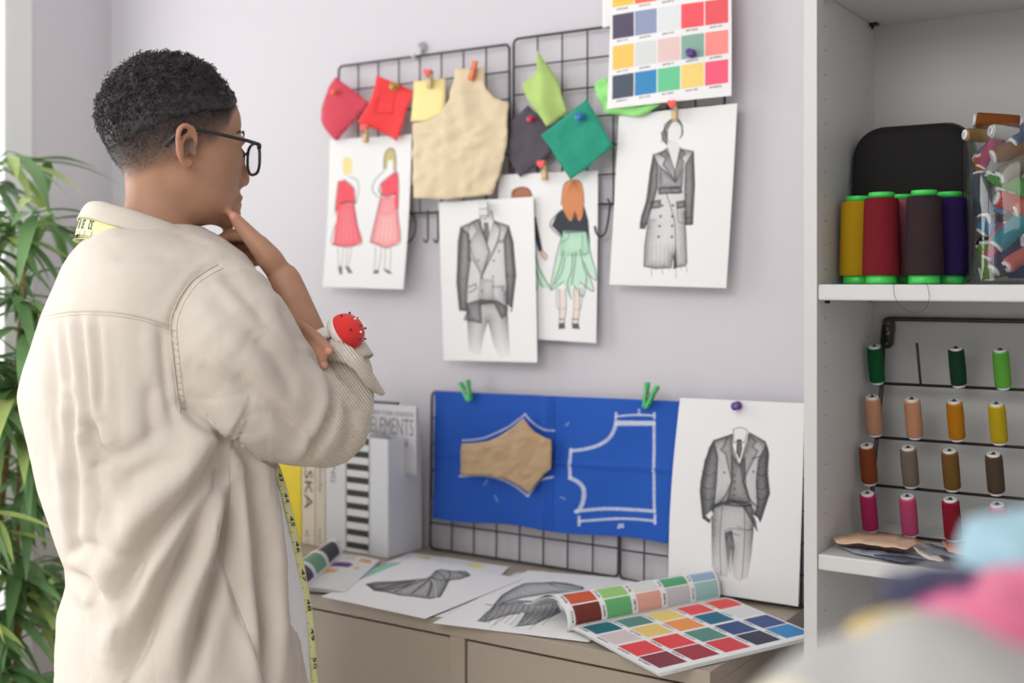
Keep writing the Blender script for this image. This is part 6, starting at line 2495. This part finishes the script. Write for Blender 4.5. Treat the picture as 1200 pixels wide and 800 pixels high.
M_seam = mat('seam_thread', L(198, 188, 172), .9)
seam([(48, 372), (70, 367), (95, 364.5), (130, 365.5), (165, 371), (198, 381.5)], .0008)
seam([(49, 376), (70, 371), (95, 368.5), (130, 369.5), (165, 375), (198, 385.5)], .0004)
seam([(255, 310), (240, 318), (226, 328), (214, 343), (206, 358), (200, 380), (203, 420), (207, 455), (211, 482)], .0011)
for i_ in range(13):
    yy_ = 386 + i_ * 7.6
    x0_ = float(np.interp(yy_, [380, 420, 455, 482], [200, 203, 207, 211]))
    seam([(x0_ + 1, yy_), (x0_ + 6, yy_ + 2)], .0007, k=3)
seam([(262, 314), (246, 322), (232, 332), (221, 346), (213, 360), (207, 382), (210, 420), (214, 455), (218, 482)], .0004)
seam([(268, 545), (269, 590), (264, 640), (263, 668), (280, 715), (296, 760), (309, 797)], .0006)
seam([(333, 600), (337, 645), (341, 690), (348, 740), (355, 795)], .0004)

# collar: folded band, high behind the neck, running down to the front
def collar_ring(level):
    """level 0 inner foot, 1 fold, 2 outer edge"""
    pts = []
    n = 64
    for k in range(n + 1):
        a = -2.55 + 5.10 * k / n                       # 0 = back of the neck
        bk_ = math.cos(a / 2)                          # 1 at the back
        dirv = -FT * math.cos(a) + RT * math.sin(a)
        back = .5 + .5 * math.cos(a)
        ra, rb = .066, .074
        if level == 0:
            e = 1.0
            h = -.012 * back
        elif level == 1:
            e = 1.06
            h = .020 * back + .016 * (1 - back)
        else:
            e = 1.34 + .12 * (1 - back)
            h = .000 * back - .022 * (1 - back)
        rr_ = ra + (rb - ra) * abs(math.sin(a))
        zz_ = CAM_H - (257 - HOR) / F_PX * D0 - .050 * (1 - back)
        c_ = P(176, 257, D0)
        pts.append(Vector((c_.x, c_.y, zz_)) + dirv * rr_ * e + UV * h)
    return pts


cr = [collar_ring(i) for i in (0, 1, 2)]
cm = MB()
nU = len(cr[0])
rows_ = []
for t in np.linspace(0, 1, 6):
    rows_.append([a.lerp(b, t) for a, b in zip(cr[0], cr[1])])
for i, t in enumerate(np.linspace(0, 1, 9)[1:]):
    rows_.append([a.lerp(b, t) + UV * (.007 * math.sin(math.pi * t)) + UV * .0012 * noise.noise(a * 40) for a, b in zip(cr[1], cr[2])])
vs = [p for r in rows_ for p in r]
fs = []
for j in range(len(rows_) - 1):
    for k in range(nU - 1):
        fs.append((j * nU + k, j * nU + k + 1, (j + 1) * nU + k + 1, (j + 1) * nU + k))
cm.add(vs, fs)
collar_o = cm.build('collar', mat('beige_collar', L(210, 202, 190), .85, bump=('Z', 140, .35)), shirt_o, solid=.0022)

# turned back cuff on the right forearm with its open flap
cf = MB()
ca_, cb_ = P(404, 432, 1.582), P(386, 394, 1.587)
axc = (cb_ - ca_).normalized()
uu = axc.cross(FV).normalized()
ww = axc.cross(uu)
nn = 36


def cuff_pt(a, t):
    r0 = .037 + .006 * (1 - t) + .002 * math.sin(3 * a)
    return ca_.lerp(cb_, t) + (uu * math.cos(a) + ww * math.sin(a)) * r0


for j in range(8):
    pass
vs, fs = [], []
for j in range(9):
    t = j / 8
    for k in range(nn):
        vs.append(cuff_pt(2 * math.pi * k / nn, t))
for j in range(8):
    for k in range(nn):
        k2 = (k + 1) % nn
        fs.append((j * nn + k, j * nn + k2, (j + 1) * nn + k2, (j + 1) * nn + k))
cf.add(vs, fs)
# rolled rim
cf.tube([cuff_pt(2 * math.pi * k / nn, 1.0) for k in range(nn)], .0022, 6, closed=True)
fl = [P(399, 424, 1.545), P(412, 414, 1.548), P(424, 420, 1.560), P(438, 441, 1.575), P(449.5, 461, 1.585), P(432, 456, 1.578), P(420, 440, 1.562), P(405, 430, 1.546)]


def flap(u, v):
    up_ = [P(388, 398, 1.540), P(407, 405, 1.533), P(423, 418, 1.533), P(436, 438, 1.546), P(450, 461, 1.572)]
    lo_ = [P(384, 421, 1.530), P(402, 424, 1.523), P(417, 435, 1.525), P(430, 452, 1.541), P(447, 462, 1.572)]
    a = smooth_curve([tuple(p) for p in up_], 6)
    b = smooth_curve([tuple(p) for p in lo_], 6)
    i = u * (len(a) - 1)
    i0 = min(int(i), len(a) - 2)
    ft = i - i0
    pa = Vector(a[i0] + (a[i0 + 1] - a[i0]) * ft)
    pb = Vector(b[i0] + (b[i0 + 1] - b[i0]) * ft)
    return pa.lerp(pb, v) - FV * .006 * math.sin(math.pi * v)


cf.grid(flap, 25, 8)
cf.build('cuff', M_rib, shirt_o, solid=.0022)

# ---------------------------------------------------------------- t-shirt, trousers, shoes
ts = MB()
TR = []
for (row, xl, xr, hb, ht) in RINGS:
    if row < 296 or row > 850:
        continue
    bump_ = float(np.interp(row, [296, 520, 560, 620, 700, 760, 800], [-8, -6, 7, 10, 8, 4, 2]))
    TR.append((row, xl + 34, xr + bump_, hb * .80, ht * .86))
trunk(ts, TR, n=56)
tv, tf = baked(ts, .006, 4)
tn = normals_of(tv, tf)
tv = tv + tn * np.array([noise.noise(Vector((v[0] * 14, v[1] * 14, v[2] * 5))) * .004 for v in tv])[:, None]
np_mesh('tee', tv, tf, mat('white_jersey', L(240, 240, 240), .85, bump=('noise', 900, .1)), person)
tro = MB()
for s in (-1, 1):
    h_, kn, an = LEG[s]
    caps(tro, [h_ + UV * .02, (h_ + kn) / 2, kn, (kn + an) / 2, an + UV * .02], [.105, .09, .07, .066, .058], 24)
trunk(tro, [(835, 92, 352, .185, .135), (880, 92, 352, .185, .135), (930, 95, 350, .180, .135), (960, 105, 340, .16, .12)], n=40)
rv, rf = baked(tro, .008, 5)
np_mesh('trousers', rv, rf, mat('dark_denim', (.022, .024, .030), .85, bump=('noise', 600, .3)), person)
for s in (-1, 1):
    an = LEG[s][2]
    sh_ = MB()
    g0 = Vector((an.x, an.y, 0))
    cs = MB()
    caps(cs, [g0 - FT * .035 + UV * .045, g0 + FT * .06 + UV * .045, g0 + FT * .15 + UV * .036], [.045, .046, .036], 16, flat=.9)
    cv_, cf_ = baked(cs, .006, 3)
    cv_[:, 2] = np.maximum(cv_[:, 2], .002)
    so = np_mesh('shoe', cv_, cf_, mat('white_leather', (.6, .6, .6), .5), person)

# ================================================================== glasses
M_frame = mat('black_acetate', (0.018, 0.017, 0.020), 0.3)
gl = thing('glasses', hp(.10, 0, -.003), 'thick black rimmed glasses worn by the person', 'glasses')
lens_m = clear_mat('lens', gloss=.02, edge=.10)
for s in (-1, 1):
    def lp(a, k=1.0):
        ca, sa = math.cos(a), math.sin(a)
        x = math.copysign(abs(ca) ** .75, ca) * .0270 * k
        y = math.copysign(abs(sa) ** .75, sa) * .0212 * k
        r_ = s * (.0345 + x)
        return hp(.1065 - .003 * (abs(r_) / .060) ** 2, r_, -.0185 + y)
    MB().tube([lp(2 * math.pi * i / 32) for i in range(32)], .0021, 8, closed=True).build('rim', M_frame, gl)
    ln_ = MB()
    for k in (.985,):
        ring = [lp(2 * math.pi * i / 32, k) for i in range(32)]
        ce = sum(ring, Vector()) / 32 + FH * .0015
        ln_.add(ring + [ce], [(i, (i + 1) % 32, 32) for i in range(32)])
    ln_.build('lens', lens_m, gl, solid=.0015)
    hinge = hp(.1030, s * .0620, -.0010)
    ear = hp(-.001, s * .0765, .0135)
    tmp = MB()
    tmp.tube([hinge, hinge.lerp(ear, .2) + RH * s * .007, hinge.lerp(ear, .6) + RH * s * .006, ear + RH * s * .0015, hp(-.012, s * .0785, .006), hp(-.030, s * .0775, -.013)], [.0028, .0026, .0024, .0024, .0030, .0034], 8, flat=.55, up=UV)
    tmp.tube([lp(.55 if s > 0 else math.pi - .55, 1.0), hinge], [.0032, .0028], 8)
    tmp.build('temple', M_frame, gl)
MB().tube([hp(.1065, -.0085, -.009), hp(.1090, 0, -.007), hp(.1065, .0085, -.009)], .0022, 8).build('bridge', M_frame, gl)

# ================================================================== tape measure
M_tape = mat('yellow_tape', L(228, 228, 164), .5)
M_tblk = mat('tape_black', (.03, .03, .03), .6)
M_tend = mat('tape_back', L(206, 196, 90), .55)
tape = thing('tape_measure', P(176, 262, D0), 'yellow tape measure hung round the neck under the collar, one end hanging down the front', 'tape measure')
nb = MB()
NN = 60


def neck_tape(a, t, o=0.0):
    dirv = -FT * math.cos(a) + RT * math.sin(a)
    back = .5 + .5 * math.cos(a)
    rr_ = (.066 + .008 * abs(math.sin(a))) * (1.30 + .14 * t + .05 * (1 - back)) + o
    c_ = P(176, 257, D0)
    zz_ = CAM_H - (257 - HOR) / F_PX * D0 - .050 * (1 - back) + .002 * back - .004 * (1 - back) - .030 * t * (.45 + .55 * back)
    return Vector((c_.x, c_.y, zz_)) + dirv * rr_


nb.grid(lambda u, v: neck_tape(-1.9 + 3.5 * u, v), NN, 4)
for i in range(70):
    a = -1.2 + 2.4 * i / 69
    big = i % 5 == 0
    nb.tube([neck_tape(a, 1.0 - .02, .0008), neck_tape(a, .62 if big else .8, .0008)], .00028 if not big else .0004, 4, 1)
for i, s in enumerate(('38', '37', '36', '35', '34', '33', '32')):
    a = -1.0 + i * .235
    a1 = a + .11
    add_text(nb, s, neck_tape(a1, .14, .0014), neck_tape(a, .14, .0014) - neck_tape(a1, .14, .0014), neck_tape(a1, .56, .0014) - neck_tape(a1, .14, .0014), 1)
nb.build('neck_loop', [M_tape, M_tblk], tape, solid=.0005)
# hanging end
hg = [(322, 545), (329, 565), (336, 592), (343, 622), (350, 655), (357, 692), (363, 728), (366, 765), (369, 800), (371, 850)]
tbvh = BVHTree.FromPolygons([Vector(v) for v in tv], tf)
hb_ = MB()


hcur = smooth_curve(hg, 8)
cen = []
for p in hcur:
    a = on_cloth(p[0] - 2, p[1], .004, tbvh)
    d_ = proj(a)[2] if a is not None else (cen[-1][1] if cen else D0)
    cen.append((p, d_))
dsm = np.convolve(np.pad([c[1] for c in cen], 6, mode='edge'), np.ones(13) / 13, 'valid')
dmin = np.minimum(dsm, 1.62) - .004
cpts = [P(c[0][0], c[0][1], dd) for c, dd in zip(cen, dmin)]


def hang(u, v, o=0.0):
    i = u * (len(cpts) - 1)
    i0 = min(int(i), len(cpts) - 2)
    p = cpts[i0].lerp(cpts[i0 + 1], i - i0)
    tw_ = .55 + .45 * math.sin(u * 5)
    wv_ = (RV * (.55 + .2 * tw_) + FV * (.7 - .2 * tw_)).normalized()
    return p + wv_ * (.013 * (v - .5)) - FV * o - RV * 0


hb_.grid(lambda u, v: hang(u, v), 60, 4)
for i in range(120):
    u = (i + .5) / 120
    hb_.tube([hang(u, .02, .0006), hang(u, .45 if i % 5 == 0 else .25, .0006)], .0003, 4, 1)
for i in range(9):
    u0 = .06 + i * .105
    o_ = hang(u0, .55, .0012)
    add_text(hb_, str(43 + i), o_, hang(u0 + .045, .55, .0012) - o_, hang(u0, .92, .0012) - o_, 1)
hb_.build('hanging_end', [M_tape, M_tblk], tape, solid=.0005)

# ================================================================== wrist pin cushion
M_cush = mat('red_felt', L(222, 44, 40), .8, bump=('noise', 600, .25), sheen=.2)
M_wh = mat('cream_plastic', (.74, .72, .68), .4)
pcn = P(404.5, 390, 1.560)
axp = (RV * .80 + UV * .54 - FV * .27).normalized()
pin = thing('pin_cushion', pcn, 'red domed pin cushion on a cream strap at the rolled cuff', 'pin cushion')
Mx = Matrix.Translation(pcn) @ axp.to_track_quat('Z', 'Y').to_matrix().to_4x4()
RP = .0262
MB().lathe([(0, -.009), (RP * .98, -.009), (RP * 1.03, -.007), (RP * 1.03, -.001), (RP * .98, .0012), (0, .0012)], 32, 0, Mx, cap=False).build('base', M_wh, pin)
pr = [(RP * .985 * math.cos(a), .001 + RP * .92 * math.sin(a)) for a in np.linspace(0, math.pi / 2 - .001, 14)]
dome = MB()
dome.lathe(pr + [(0, .001 + RP * .92)], 36, 0, Mx, cap=False)
dome.build('cushion', M_cush, pin)
M_ph = [mat('pin_white', (.85, .85, .83), .25), mat('pin_black', (.03, .03, .03), .25), mat('pin_dark_red', (.20, .02, .03), .3)]
pins = [(.3, .9, 0), (.35, 2.4, 0), (.75, 1.6, 1), (1.0, .2, 1), (.85, 3.4, 1), (.55, 4.2, 0), (.95, 5.2, 2), (.6, 5.8, 1), (.2, 4.0, 2), (1.05, 2.2, 2), (.7, .6, 1), (.9, 4.4, 1)]
for th_, az, ci in pins:
    d = Vector((math.sin(th_) * math.cos(az), math.sin(th_) * math.sin(az), math.cos(th_)))
    b0 = Mx @ Vector((d.x * RP * .97, d.y * RP * .97, .001 + d.z * RP * .92))
    b1 = Mx @ Vector((d.x * RP * 1.045, d.y * RP * 1.045, .001 + d.z * RP * .99))
    po = MB()
    po.tube([b0, b1], .0004, 5)
    po.ball(b1, .0016, 8)
    po.build('pin', M_ph[ci], pin)
sp = MB()
c0 = P(386, 397, 1.588)
a1_ = (WRR - ELR).normalized()
e1 = a1_.cross(axp).normalized()
e2 = a1_.cross(e1).normalized()


def strap(u, v):
    a = 2 * math.pi * u
    rr_ = .0415
    return c0 + (e1 * math.cos(a) + e2 * math.sin(a)) * rr_ + a1_ * (.016 * (v - .5))


sp.grid(strap, 41, 4)
sp.build('strap', M_wh, pin, solid=.0014)
bpy.context.view_layer.update()
